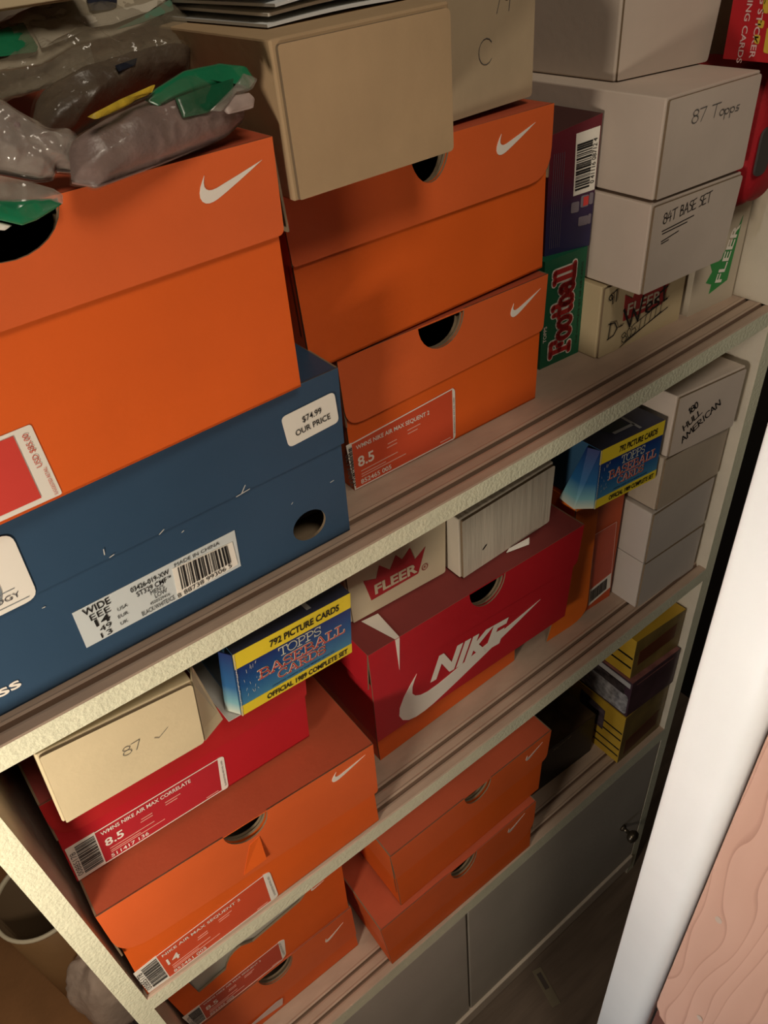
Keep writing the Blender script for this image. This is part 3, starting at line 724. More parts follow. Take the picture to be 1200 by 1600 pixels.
def card_box(key, label, w, h, depth, m, name='card_box', cat='card box', group=None, dz=0, dx=0, dy=0, seam=True, wr=None, hl=None, hr=None, lip=.0022, x0=0.0, edge=None):
    """corrugated trading-card carton: tuck lid with board edges showing at the front; w,h of the front"""
    R = at(key, name, label, cat, group, dz, dx, dy)
    hl = hl or h; hr = hr or h
    b = MB(); t = lip
    wt = wr or w
    s = math.tan(D[key]['yaw'])*depth        # sides run straight back into the shelf
    P = [(x0,0,0),(x0+w,0,0),(x0+w+s,depth,0),(x0+s,depth,0),(x0,0,hl),(x0+wt,0,hr),(x0+wt+s,depth,hr),(x0+s,depth,hl)]
    # body set back by the front flap thickness
    Q = [tuple(Vector(p)+(Vector((0,t*1.1,0)) if i in (0,1,4,5) else Vector((0,0,0)))) for i,p in enumerate(P)]
    b.add(Q, [(0,3,2,1),(4,5,6,7),(0,1,5,4),(1,2,6,5),(2,3,7,6),(3,0,4,7)])
    b.build('carton', [m], R, bevel=.0012)
    f = MB(); e = edge or .0020
    q = [(x0+e,hl-e*.9),(x0+wt-e*.4,hr-e*.9),(x0+w-e*.4,.0006),(x0+e,.0006)]
    f.panel(rounded(q,[.002,.004,.003,.001]), 0, t, (), 0, 1, 1)
    f.build('front_flap', [m, KRAFT], R, bevel=.0004)
    return R
def front_quad(w,h,hl=None,hr=None): return [(0,hl or h),(w,hr or h),(w,0),(0,0)]

def size_label(R, q, bar, tab, y, red, line1, size, code, seed, vert=False, tabtext='SUGGESTED RETAIL USD'):
    """Nike style end label: red field with white rules, barcode block, folded white tab"""
    L = decal(R, 'size_label', q, y, red); L['label'] = 'red printed size label'
    a = ang(q); H = Vector((q[0][0]-q[3][0], q[0][1]-q[3][1])).length; Wd = Vector((q[1][0]-q[0][0], q[1][1]-q[0][1])).length
    yy = y-.0003
    rules(L, 'border', [(bq(q,0,.985),bq(q,1,.985)),(bq(q,0,.02),bq(q,1,.02))], yy, INKW, .0010)
    it = []
    def T(s,u,v,h,w=None,bold=.01): p = bq(q,u,v); it.append((s,p[0],p[1],h*H,a,None if w is None else w*Wd,bold))
    T(line1, .035, .80, .105, .72, .015); T(size, .04, .44, .22, None, .02); T(code, .05, .07, .10, .30, .015)
    text(L, 'lettering', it, yy, INKW)
    sg = []
    for k,(u0,u1,v) in enumerate(((.06,.42,.34),(.06,.30,.27),(.06,.50,.22),(.33,.42,.60),(.32,.42,.53),(.53,.66,.66),(.53,.63,.59),(.86,.97,.08))):
        sg.append((bq(q,u0,v),bq(q,u1,v)))
    for i0,i1 in ((0,3),(3,5),(5,7),(7,8)): rules(L, 'small_print', sg[i0:i1], yy, INKPK, .0007)
    if bar:
        Bp = decal(R, 'barcode_patch', bar, y, WPAPER)
        bars(Bp, 'barcode', sub(bar,.28,.95,.10,.93), yy, BARG, along='h', seed=seed)
        text(Bp, 'digits', [('00885178', *bq(bar,.24,.12), .1*H, PI/2, .7*H)], yy, BARG)
    if tab:
        tb = decal(R, 'label_tab', rounded(tab,[0,.003,.004,0]), y, WPAPER, .0006)
        tw = Vector((tab[1][0]-tab[0][0], tab[1][1]-tab[0][1])).length
        c = bq(tab,.75,.12); text(tb, 'tab_lettering', [(tabtext, c[0], c[1], max(.0012,.25*tw), PI/2, .78*H)], y-.0003, BARG)
    return L
# ------------------------------------------------------------------ top shelf
G1, G2, G3 = 'boxes on the top shelf', 'boxes on the middle shelf', 'boxes on the lower shelf'
# navy shoe box
d = D['NB']; hc = (.2008,.0193)
circ = [(hc[0]+.0138*math.cos(2*PI*i/28), hc[1]+.0125*math.sin(2*PI*i/28)) for i in range(28)]
R = shoe_box('NB','wide navy blue shoe box with white price sticker, under the biggest orange box',
             [(-.030,.001),(.2333,-.0048),(.2412,.1315),(-.036,.1325)], .30, .0575, over=.0022, cols=(BLUE,BLUE), base_hole=circ, group=None)
tp = MB(); tp.slab([(.17,.05,.004),(.228,.03,.004),(.228,.07,.05),(.17,.07,.045)], .001); tp.slab([(.165,.035,.002),(.225,.028,.002),(.225,.06,.018),(.165,.06,.020)], .0006)
tp.build('tissue_paper', mat('brown_tissue', (.16,.13,.09,1), .8), R)
q = d['label']; L = decal(R,'size_label', q, -.0004, LABBL); L['label'] = 'pale blue size label'
T = []; a = ang(q); H = .031; Wd = .112
def add(s,u,v,h,w=None,bold=.0): p = bq(q,u,v); T.append((s,p[0],p[1],h*H,a,None if w is None else w*Wd,bold))
add('WIDE',.05,.79,.17,.155,.012); add('EEE',.075,.60,.15,.115); add('14',.09,.39,.19,.085,.03); add('49',.10,.215,.14,.07); add('13',.095,.05,.13,.065)
add('USA',.225,.50,.085,.06); add('EUR',.215,.31,.085,.06); add('UK',.215,.12,.085,.045)
add('03426-019-XW',.325,.77,.13,.235,.015); add('ST329 CMF',.350,.60,.13,.185,.008); add('TM',.540,.66,.06,.022,.012); add("MEN'S",.425,.47,.12,.085); add('LOW',.445,.34,.12,.075); add('4500329416',.405,.225,.08,.125); add('BLACK/WHITE/ICE',.345,.06,.12,.205); add('MADE IN CHINA',.60,.855,.09,.29)
text(L,'lettering',T,-.0008,INKK)
bp = decal(R,'barcode_patch', d['bar'], -.0008, WPAPER); bars(bp,'barcode', sub(d['bar'],.08,.9,.24,.97), -.0012, INKK, along='v', seed=3)
pb = bq(d['bar'],.0,.04); text(bp,'digits',[('8 88738 99306 5',pb[0],pb[1],.0036,ang(d['bar']),.041)],-.0012,INKK)
q = d['price']; ps = decal(R,'price_sticker', rounded(q,.004), -.0030, WPAPER); ps['label'] = 'white price sticker reading $74.99 OUR PRICE'
c0 = bq(q,.34,.52); c1 = bq(q,.17,.24); text(ps,'lettering',[('$74.99',c0[0],c0[1],.0052,ang(q),.0150,.008),('OUR PRICE',c1[0],c1[1],.0044,ang(q),.0275,.008)],-.0034,INKK)
st = decal(R,'round_cornered_sticker', rounded([(-.0345,.121),(.0252,.1204),(.0222,.0727),(-.0335,.0727)],.0075), -.0030, WPAPER); st['label'] = 'big cream sticker with a ribbed grey emblem'
text(st,'lettering',[('TECHNOLOGY',-.030,.0795,.0036,0,.0445)],-.0034,mat('grey_ink',(.06,.06,.07,1),.6))
em = MB()
for i in range(9):
    aa = [(-.006+.0135*math.cos(t)*(1-.045*i), .092+.016*math.sin(t)*(1-.045*i)) for t in [math.radians(-70+9*k) for k in range(10)]]
    ribbon(em, aa, .00035, -.0034)
for k in range(12):
    t = math.radians(-70+7.4*k); ribbon(em, [(-.006+.0135*math.cos(t),.092+.016*math.sin(t)),(-.006+.0086*math.cos(t),.092+.0102*math.sin(t))], .0003, -.0034)
em.build('emblem', mat('grey_print',(.22,.26,.29,1),.5), st)
rules(st,'rule_lines',[((-.03,.0855),(.0135,.0860)),((-.03,.0766),(.018,.0762))],-.0034,mat('grey_print',(.2,.2,.2,1)),.0003)
text(R,'side_print',[('ss',-.0225,.0150,.0062,.02,.0135,.02)],-.0005,INKW)
for (x,z,l,an) in ((.152,.0742,.010,.1),(.156,.0748,.006,.9),(.064,.079,.004,1.4),(.066,.0755,.003,.2),(.098,.0745,.004,.5),(.021,.062,.0016,0),(.112,.066,.0016,.4),(.19,.045,.0016,.7),(.223,.0465,.003,.1)):
    sc = MB(); ribbon(sc, [(x,z),(x+l*math.cos(an),z+l*math.sin(an))], .0006, -.0030 if z>.073 else -.0005)
    sc.build('scuff', mat('bare_board',(.6,.58,.54,1),.8), R)

# largest orange box
d = D['A1']
R = shoe_box('A1','biggest orange shoe box, on the navy box, with plastic bags piled on its lid',
             [(-.096,.0005),(.1600,.0005),(.1672,.1425),(-.0985,.1440)], .27, (.049,.0485), .029, .0265, .0212, over=.0030, rr=(.004,0), flare=(0,.0042), group='orange shoe boxes')
swoosh(R, d['sw'][0], d['sw'][1], -.0034, INKW)
q = [(-.075,.0462),(.0068,.0460),(.0068,.0022),(-.075,.0030)]
L = decal(R,'size_label', rounded(q,.0015), -.0004, WPAPER); L['label'] = 'white and red size label with retail price'
decal(L,'red_field', [(-.073,.0440),(-.0029,.0438),(-.0034,.0056),(-.073,.0060)], -.0008, mat('label_pink_red',(.62,.06,.045,1),.4))
text(L,'lettering',[('USD $85.00',.0042,.0225,.0036,PI/2,.0200,.0),('SUGGESTED RETAIL:',.0050,.0035,.0019,PI/2,.0178,.0)],-.0008,mat('salmon_ink',(.55,.10,.06,1),.6))
# dented lower corner and raised paler band of the lid
# orange boxes in the centre
d = D['A3']
R = shoe_box('A3','orange shoe box right of the navy box, beneath another orange shoe box',
             [(.0005,0),(.2030,0.0003),(.2085,.1175),(-.0010,.1190)], .31, (.0575,.0495), .0947, .0228, .0245, over=.0025, rr=(.005,.016), group='orange shoe boxes')
swoosh(R, d['sw'][0], d['sw'][1], -.0029, INKW)
size_label(R, [(.0030,.0459),(.1048,.0521),(.1043,.0010),(.0016,.0006)], [(-.0022,.0455),(.0030,.0459),(.0016,.0006),(.0004,.0006)], [(.1048,.0521),(.1078,.0500),(.1070,.0014),(.1043,.0010)], -.0004, LABO, 'WMNS NIKE AIR MAX SEQUENT 2', '8.5', '852465 005', 5)
d = D['A2']
R = shoe_box('A2','orange shoe box in the middle of the top shelf carrying the two tan cartons',
             [(-.0640,0),(.1683,0),(.1695,.1222),(-.0689,.1262)], .31, (.0510,.0510), .0494, .0180, .0270, over=.0028, rr=(.022,.003), group='orange shoe boxes')
swoosh(R, d['sw'][0], d['sw'][1], -.0032, INKW)
# tan cartons
card_box('D','large tan cardboard carton overhanging the front of an orange box, papers on top', .1148, .0745, .26, TAN, 'carton', 'carton', 'tan cartons', dz=.0016, dx=.0012, x0=-.0035, hr=.075, edge=.0026)
R = card_box('D2','pale tan carton behind the papered one, pencilled 79 C', .1176, .078, .25, TAN2, 'carton', 'carton', 'tan cartons', dz=.0016, x0=-.0350, edge=.0026)
strokes(R,'pencil_marks',[('79',.040,.0560,.0130,.0,.0005,.018),('C',.0255,.0285,.0150,.0,.0005,.013)],-.0004,INKG)
# papers on the tan carton
gp = 'envelopes on the tan carton'
pm = [PAPERG, WPAPER, PAPERG, mat('blue_white_paper',(.42,.47,.52,1),.6)]
for i,(dx,dy,rz,lab) in enumerate(((.0,.0,.05,'lowest envelope of the sheaf lying on the large tan carton'),(.003,.003,.02,'second envelope from the bottom of the sheaf on the tan carton'),(.004,-.004,.07,'third envelope from the bottom of the sheaf on the tan carton'),(-.001,.002,.04,'topmost envelope of the sheaf, with a red printed mark at its left end'))):
    e = thing('envelope', (.2230+dx,.0420+dy,.3350+.0042*i), rz, 0, lab, 'envelope', gp)
    b = MB(); n = 10
    # slightly bowed sheet
    top=[];bot=[]
    for k in range(n+1):
        x = .106*k/n; zz = .0022*math.sin(PI*k/n)*(1+.4*i)*.6
        for y in (0,.16): top.append((x,y,zz+.0014)); bot.append((x,y,zz))
    o = len(b.v); b.v += top+bot; m2 = len(top)
    for k in range(n):
        a=o+2*k
        b.f += [[a,a+2,a+3,a+1],[a+m2+1,a+m2+3,a+m2+2,a+m2],[a,a+m2,a+m2+2,a+2],[a+1,a+3,a+m2+3,a+m2+1]]; b.m += [0]*4
    b.f += [[o,o+1,o+m2+1,o+m2],[o+2*n,o+2*n+m2,o+2*n+m2+1,o+2*n+1]]; b.m += [0,0]
    b.build('sheet', pm[i], e)
    if i == 3:
        b = MB(); b.add([(.003,.055,.0024),(.011,.055,.0030),(.011,.075,.0030),(.003,.075,.0024)],[(0,1,2,3)]); b.build('printed_mark', INKRED, e)

def print_box(key, label, w, h, depth, mside, mfront=None, mtop=None, name='card_set_box', cat='card box', group=None, dz=0, dx=0, dy=0, x0=0.0, hl=None, hr=None, worn=True, wr=None):
    R = at(key, name, label, cat, group, dz, dx, dy); hl = hl or h; hr = hr or h; wt = wr or w
    s = math.tan(D[key]['yaw'])*depth
    P = [(x0,0,0),(x0+w,0,0),(x0+w+s,depth,0),(x0+s,depth,0),(x0,0,hl),(x0+wt,0,hr),(x0+wt+s,depth,hr),(x0+s,depth,hl)]
    b = MB(); b.add(P,[(0,3,2,1),(0,1,5,4),(1,2,6,5),(2,3,7,6),(3,0,4,7)],0); b.add([P[4],P[5],P[6],P[7]],[(0,1,2,3)],1)
    b.build('carton',[mside, mtop or mside], R, bevel=0)
    fr = MB(); fr.panel([(x0,hl),(x0+wt,hr),(x0+w,0),(x0,0)], -.0006, .0006)
    F = fr.build('printed_front', mfront or mside, R)
    return R, F

# maroon and navy box, green football box
gm = mat_gradient('maroon_navy_print',[(0,rgb(44,44,82)),(.35,rgb(52,38,70)),(.6,rgb(92,34,48)),(1,rgb(104,34,44))])
d = D['MLB']
R,F = print_box('MLB','maroon to navy card box with a big white barcode, upright on the green box', .0470, .104, .20, MAROON, gm, mat('dark_maroon_top',(.06,.02,.02,1),.4), group='upright narrow card boxes', hl=.0995, hr=.1085, wr=.0490, dz=-.0018)
q = d['bar']; q = [(q[0][0],q[0][1]),(.0475,.0995),(.0470,.0490),(q[3][0],q[3][1])]
bp = decal(R,'barcode_patch', q, -.0010, WPAPER); bars(bp,'barcode', sub(q,.06,.72,.08,.84), -.0014, INKK, along='h', seed=9)
pb = bq(q,.93,.12); text(bp,'digits',[('0 41116 08712 4',pb[0],pb[1],.0042,PI/2,.036)],-.0014,INKK)
sg = [((.0045+.0020*k,.006),(.0045+.0020*k,.085)) for k in range(6)]
rules(F,'small_print', sg, -.0010, mat('grey_print2',(.13,.11,.14,1),.6), .00035)
lg = MB()
for (x,z,w,h_) in ((.0245,.033,.008,.009),(.0340,.036,.008,.010),(.0425,.037,.004,.010),(.0330,.020,.010,.008),(.0430,.020,.003,.009)): lg.panel(rounded([(x,z+h_),(x+w,z+h_),(x+w,z),(x,z)],.0015,3), -.0010, .0003)
lg.build('logo_patches', mat('logo_grey',(.20,.17,.20,1),.5), F)
decal(F,'logo_patch_red', [(.0365,.0445),(.0415,.0450),(.0415,.0375),(.0365,.0370)], -.0014, INKRED)
d = D['FB']
R,F = print_box('FB','green card box lettered Football in red, upright on the top shelf', .0508, .1066, .20, GREENC, GREENC, group='upright narrow card boxes', x0=-.0015, wr=.0515, dz=.0004)
gt = [('Football',.0350,.0085,.0240,PI/2+.0,.0075,.0880)]
strokes(F,'lettering_outline',gt,-.0010,INKW,SLAB)
strokes(F,'lettering',[('Football',.0350,.0085,.0240,PI/2,.0048,.0880)],-.0014,mat('football_red',(.40,.020,.020,1),.45),SLAB)
text(F,'maker_line',[('TOPPS',.0048,.0270,.0040,PI/2,.0165,.01)],-.0010,INKW)
text(F,'side_line',[('THE COMPLETE SET OF 528 CARDS',.0462,.0120,.0024,PI/2,.082,.0)],-.0010,INKK)

# white corrugated card boxes at the right
gw = 'white card boxes on the top shelf'
R = card_box('FW','cream card box with red crown logo and marker scribbles, under the white boxes', .1180, .0732, .27, mat('aged_cream_board',(.52,.42,.255,1),.75,.25,150,.08,12,bdist=.0008), 'card_box', 'card box', 'marked card boxes')
d = D['FW']
cr = [(.031,.030),(.086,.030),(.094,.058),(.083,.050),(.079,.062),(.070,.053),(.0625,.064),(.055,.053),(.046,.062),(.041,.050),(.030,.057)]
decal(R,'crown_logo',cr,-.0006,mat('faded_crown_red',(.30,.03,.03,1),.6)); 
text(R,'logo_lettering',[('FLEER',.035,.0345,.012,.0,.047,.02)],-.0010,mat('faded_white',(.5,.42,.32,1),.6))
strokes(R,'marker_writing',[('D-',.0110,.0180,.0165,.02,.0014,.021),('West',.0350,.0200,.0230,.24,.0022,.060)],-.0014,INKK)
strokes(R,'marker_scribble',[('80577777',.0330,.0060,.0110,.30,.0009,.058),('97',.009,.053,.011,.3,.0012,.012)],-.0014,INKK)
rules(R,'marker_lines',[((.030,.0030),(.086,.0225)),((.036,.0068),(.095,.0240))],-.0014,INKK,.0009)
d = D['FG']
R,F = print_box('FG','white card box with green crown logo, last against the right side panel', .0655, .104, .27, mat('cool_cream_board',(.50,.43,.33,1),.7,.2,120,.06,12,bdist=.0006), name='card_box', group='marked card boxes')
cg = [(.0270,.0170),(.0520,.0250),(.0560,.0900),(.0470,.0640),(.0400,.0600),(.0330,.0500),(.0205,.0500),(.0255,.0410),(.0190,.0310),(.0280,.0270)]
decal(R,'crown_logo',cg,-.0010,FLGRN); text(R,'logo_lettering',[('FLEER',.0420,.0255,.0100,1.36,.058,.02)],-.0014,INKW)
R = card_box('I3','lowest white corrugated card box, marked 84T BASE SET in black', .1125, .0780, .32, WHITEB, 'card_box','card box', gw, wr=.1190, hr=.0770)
strokes(R,'marker_writing',[('84T BASE SET',.0150,.0590,.0090,.06,.0008,.062)],-.0004,INKK)
rules(R,'marker_lines',[((.0150,.0530),(.0560,.0560)),((.0160,.0505),(.0480,.0525)),((.0160,.0440),(.0380,.0475)),((.0165,.0420),(.0260,.0432))],-.0004,INKK,.0008)
R = card_box('I2','middle white corrugated card box, pencilled 87 Topps on its front'.replace('Topps','and a name'), .1143, .0757, .32, WHITEB, 'card_box','card box', gw)
strokes(R,'pencil_marks',[('87 Topps',.0310,.0520,.0100,-.02,.0007,.060)],-.0004,INKG)
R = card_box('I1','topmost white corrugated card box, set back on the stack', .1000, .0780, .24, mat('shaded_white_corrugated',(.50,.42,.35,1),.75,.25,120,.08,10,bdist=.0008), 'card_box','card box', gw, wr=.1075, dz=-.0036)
# red box and red pouch by the right side panel
D['J1'] = dict(o=(.6630,.0610,.2480), yaw=-PI/2, roll=0)
R = thing('sticker_box',(.6635,.0610,.2490),-PI/2,0,'red box with yellow splashes and white lettering at the top right corner','box')
b = MB(); b.box(0,.085,0,.066,0,.11); b.build('carton',mat('red_print_card',(.42,.012,.018,1),.35),R)
text(R,'lettering',[('LONG STICKER',.0235,.0640,.0050,-PI/2,.062,.015),('TRADING CARDS',.0130,.0640,.0048,-PI/2,.066,.015)],-.0004,mat('pink_white_ink',(.62,.42,.40,1),.5))
ye = MB()
for (x,z,w,h_) in ((.0245,.012,.0055,.007),(.0250,.023,.0060,.006),(.0265,.033,.0060,.010),(.0270,.047,.0075,.012),(.034,.006,.008,.018),(.036,.028,.008,.014)): ye.panel(rounded([(x,z+h_),(x+w,z+h_*.9),(x+w*.95,z),(x+.001,z+.001)],.0015,3), -.0004, .0003)
ye.build('yellow_splashes',mat('dull_yellow',(.55,.36,.04,1),.4),R)

def blob(name, c, dims, mats, parent=None, seed=0, amp=.12, fr=3.0, e=.6, nu=44, nv=28, zone=None, rot=(0,0,0), smooth=True, fold=0.0, flat=None):
    """crumpled pouch: superellipsoid pushed around by noise; faces can be zoned by local position"""
    b = MB(); off = Vector((seed*7.31, seed*3.17, seed*1.7))
    sg = lambda v,p: math.copysign(abs(v)**p, v)
    for i in range(nv+1):
        ph = -PI/2+PI*i/nv
        for k in range(nu):
            th = 2*PI*k/nu
            p = Vector((sg(math.cos(ph),e)*sg(math.cos(th),e), sg(math.cos(ph),e)*sg(math.sin(th),e), sg(math.sin(ph),e)))
            n1 = noise.noise(p*fr+off); n2 = abs(noise.noise(p*fr*2.3+off*2))
            s = 1+amp*n1-fold*n2
            q = Vector((p.x*dims[0]/2*s, p.y*dims[1]/2*s, p.z*dims[2]/2*(1+amp*.8*n1-fold*n2)))
            if flat is not None and q.z < -dims[2]/2*flat: q.z = -dims[2]/2*flat
            b.v.append(tuple(q))
    for i in range(nv):
        for k in range(nu):
            f = [i*nu+k, i*nu+(k+1)%nu, (i+1)*nu+(k+1)%nu, (i+1)*nu+k]
            b.f.append(f)
            cc = sum((Vector(b.v[j]) for j in f), Vector())/4
            b.m.append(zone(cc.x/(dims[0]/2),cc.y/(dims[1]/2),cc.z/(dims[2]/2)) if zone else 0)
    R_ = Euler(rot).to_matrix(); 
    b.v = [tuple(R_@Vector(v)+Vector(c)) for v in b.v]
    return b.build(name, mats, parent, smooth=smooth)
R = thing('cloth_pouch',(.700,.075,.1222),0,0,'red cloth pouch with a dark emblem, squeezed against the right side panel','pouch')
blob('pouch',(0,0,.0595),(.064,.11,.119),[mat('red_cloth',(.36,.010,.016,1),.7,.4,300,.1,30,bdist=.001)],R,2,.05,2.0,.45)
em = MB(); em.panel(rounded([(-.0235,.075),(-.005,.075),(-.005,.035),(-.0235,.035)],.008), -.0565, .002); em.build('emblem',mat('emblem_grey',(.06,.055,.05,1),.6),R)

# plastic bags on the biggest orange box
FILM = mat_film('clear_film',(.26,.23,.17,1),.12,.10); FILMT = mat_film('brown_clear_film',(.33,.28,.20,1),.34,.12); FILM2 = mat_film('milky_film',(.46,.42,.36,1),.38,.14)
GRN = mat('green_plastic',(.012,.17,.075,1),.22,.5,40,.12,30,spec=.6,bdist=.004); GRND = mat('dark_green_plastic',(.008,.09,.04,1),.25,.5,40,.12,30,spec=.6,bdist=.004)
CONT = mat('mauve_contents',(.20,.135,.125,1),.4,.6,70,.25,60,spec=.5,bdist=.003); DARKC = mat('brown_contents',(.085,.058,.040,1),.4,.6,60,.25,40,spec=.5,bdist=.004)
PAP = mat('bag_paper',(.46,.40,.30,1),.45,.3,40,.08,20,spec=.5,bdist=.002)
gb = 'plastic bags on the orange box'
TZ = .2962
def bag(label, loc, yaw): return thing('plastic_bag', loc, yaw, 0, label, 'plastic bag', gb)
def resample(pts, n):
    P = [Vector(p) for p in pts]; P.append(P[0]); L = [0]
    for i in range(len(P)-1): L.append(L[-1]+(P[i+1]-P[i]).length)
    out = []; k = 0
    for i in range(n):
        t = L[-1]*i/n
        while L[k+1] < t: k += 1
        out.append(P[k].lerp(P[k+1], (t-L[k])/max(1e-9, L[k+1]-L[k])))
    return out
def pillow(parent, name, fr, outline, T, m, seed=1, crum=.0015, off=0.0, n=96, rings=18, back=1.0, pw=.5, fr_n=55):
    """crumpled pouch with the given outline (in the plane of fr), thickness T bulging to the front"""
    o,u,v = Vector(fr['o']),Vector(fr['u']),Vector(fr['v']); w = v.cross(u)*-1; w = u.cross(v)
    c = resample(outline, n); ce = sum(c, Vector((0,0)))/n
    b = MB(); so = Vector((seed*3.1, seed*1.7, seed*.9))
    def P(p, h): return tuple(u*p.x+v*p.y+w*h)
    for side in (1,-1):
        for r in range(rings+1):
            s = r/rings
            for k in range(n):
                p = ce.lerp(c[k], s)
                q = Vector((p.x*fr_n, p.y*fr_n, 0))+so
                e = (1-s**3)**pw if s < 1 else 0
                h = T/2*e*(1 if side > 0 else back)*side
                h += crum*(noise.noise(q)-abs(noise.noise(q*2.1))*.9)*(.35+.65*e)
                b.v.append(P(p, h+off))
    N = (rings+1)*n
    for si in (0,1):
        for r in range(rings):
            for k in range(n):
                a0 = si*N+r*n+k; a1 = si*N+r*n+(k+1)%n
                f = [a0, a1, a1+n, a0+n]
                b.f.append(f if si else f[::-1]); b.m.append(0)
    for k in range(n):
        a0 = rings*n+k; a1 = rings*n+(k+1)%n
        b.f.append([a0,a1,N+a1,N+a0]); b.m.append(0)
    return b.build(name, m, parent, smooth=True, fixn=True)
def bag_at(key, label): return thing('plastic_bag', D[key]['o'], 0, 0, label, 'plastic bag', gb)
d = D['bagM']; R = bag_at('bagM','brownish see-through bag wedged behind the green and yellow pouch')
pillow(R,'contents',d,d['outline'],.040,DARKC,11,.0035); pillow(R,'printed_patch',d,d['patch'],.0012,mat('navy_patch',(.012,.014,.024,1),.4),3,.0002,.0216,30,4)
pillow(R,'film',d,[(x*1.03,z*1.03+.0006) for x,z in d['outline']],.045,FILM,13,.0050)
d = D['bagG']; R = bag_at('bagG','green and yellow pouch lying along the lid edge of the biggest orange box')
pillow(R,'contents',d,d['outline'],.030,CONT,5,.0022)
pillow(R,'green_strip',d,d['green'],.006,GRN,6,.0006,.0142); pillow(R,'dark_green_window',d,d['dark'],.004,GRND,7,.0005,.0158)
pillow(R,'yellow_strip',d,d['yellow'],.004,mat('yellow_label',(.52,.36,.03,1),.4,0,1,.4,120),8,.0004,.0188,60,8)
pillow(R,'glint_fold',d,d['shine'],.006,FILM2,9,.0030,.0182,60,10); pillow(R,'pink_tip',d,d['tip'],.005,mat('mauve_paper',(.36,.28,.25,1),.4,.3,80,.2,60),9,.0005,.0165,50,8)  # milky patch paints the highlight along a fold of the film
pillow(R,'film',d,[(x*1.01,z*1.02) for x,z in d['outline']],.0400,FILM,14,.0040)
d = D['bagT']; R = bag_at('bagT','topmost plastic bag, with cream paper, a green corner and dark blue print')
pillow(R,'paper_insert',d,d['paper'],.012,PAP,17,.0022); pillow(R,'white_band',d,d['band'],.003,mat('bag_white',(.52,.47,.38,1),.4,.2,60,.06,30),18,.0008,.0062)
pillow(R,'green_panel',d,d['green'],.004,GRN,19,.0008,.0064); pillow(R,'printed_patch',d,d['print'],.0015,mat('navy_print',(.018,.022,.04,1),.5,0,1,.5,160),20,.0004,.0074,40,6)
pillow(R,'green_tint',d,d['tint'],.002,mat('pale_green_film',(.12,.22,.15,1),.3),21,.0006,.0056,50,6)
pillow(R,'film',d,d['film'],.0185,FILMT,23,.0060)
d = D['bagL']; R = bag_at('bagL','crinkled clear bag with pinkish contents at the left frame edge above the thumb hole')
pillow(R,'contents',d,[(x*.94,z*.92) for x,z in d['outline']],.024,CONT,25,.0025); pillow(R,'film',d,d['outline'],.032,FILM2,27,.0075)
d = D['bagE']; R = bag_at('bagE','green tipped bag end drooping over the thumb hole of the biggest orange box')
pillow(R,'bag_end',d,d['outline'],.0050,FILM2,29,.0016); pillow(R,'green_tip',d,d['green'],.0052,GRN,30,.0016,.0008); pillow(R,'paper_corner',d,d['pale'],.0016,WPAPER,31,.0003,-.0002,40,5)
# cream carton on top of the bags
R = thing('carton',(-.060,.1010,.3545),0,0,'cream carton at the top left corner, resting on the plastic bags','carton','tan cartons'); del R['group']
b = MB(); b.box(0,.222,0,.20,0,.075); b.build('carton_body',[CREAMB],R,bevel=.0015)
b = MB(); b.box(.003,.219,-.0018,0,.001,.073); b.build('front_flap',[CREAMB],R,bevel=.0005)

# ------------------------------------------------------------------ middle shelf
d = D['B5']
R = shoe_box('B5','large orange shoe box with size 14 label, under the tilted red box',
             [(.0004,.0004),(.2587,-.0050),(.2640,.1335),(.0060,.1625)], .31, (.0735,.0790), .132, .0205, .0255, over=.0046, rr=(.004,.030), group='orange shoe boxes')
swoosh(R, d['sw'][0], d['sw'][1], -.0050, INKW)
q = d['label']
size_label(R, [(.0230,.0497),(.1302,.0505),(.1285,-.0012),(.0225,.0012)], [(.0018,.0480),(.0230,.0497),(.0225,.0012),(.0022,.0025)], [(.1302,.0505),(.1372,.0480),(.1368,-.0010),(.1285,-.0012)], -.0006, LABO, 'NIKE AIR MAX SEQUENT 2', '14', '852461 005', 15)
b = MB(); b.slab([(.1150,-.0050,.0800),(.1375,-.0078,.0845),(.1392,-.0050,.1190),(.1290,-.0050,.1165)], .0012); b.build('creased_tab', ORANGE, R)
d = D['B2']
LRED = mat('red_lid_card',(.44,.018,.020,1),.45,.10,320,.06,14,bdist=.0006)
R = shoe_box('B2','red shoe box with size 8.5 label, tilted on a large orange box',
             [(.0003,0),(.2179,0),(.2176,.1035),(-.0028,.1045)], .30, .046, over=.0018, rr=(.004,.026), cols=(RED,LRED), group='red shoe boxes', dz=.0020)
size_label(R, [(.0233,.0444),(.1281,.0439),(.1265,.0008),(.0235,.0012)], [(.0010,.0442),(.0233,.0444),(.0235,.0012),(.0014,.0008)], [(.1281,.0439),(.1338,.0425),(.1330,-.0004),(.1265,.0008)], -.0004, LABM, 'WMNS NIKE AIR MAX CORRELATE', '8.5', '511417 136', 21)
R = card_box('B1','cream carton marked 87 with a tick, on the red box at the left end', .1060, .0745, .28, CREAMB, 'carton','carton', None, dz=.0042, dy=.0015, hl=.0725, hr=.0660, edge=.0018)
strokes(R,'pencil_marks',[('87',.0485,.0320,.0085,.0,.0005,.0135),('v',.0715,.0315,.0070,.05,.0005,.0105)],-.0004,INKG)
b = MB(); b.slab([(.1066,.001,.0006),(.1265,.0100,.0010),(.1130,.0160,.0650),(.1064,.0015,.0650)], .0016); sf = b.build('side_flap',[CREAMB],R); sf['label'] = 'cream side flap bent outwards'
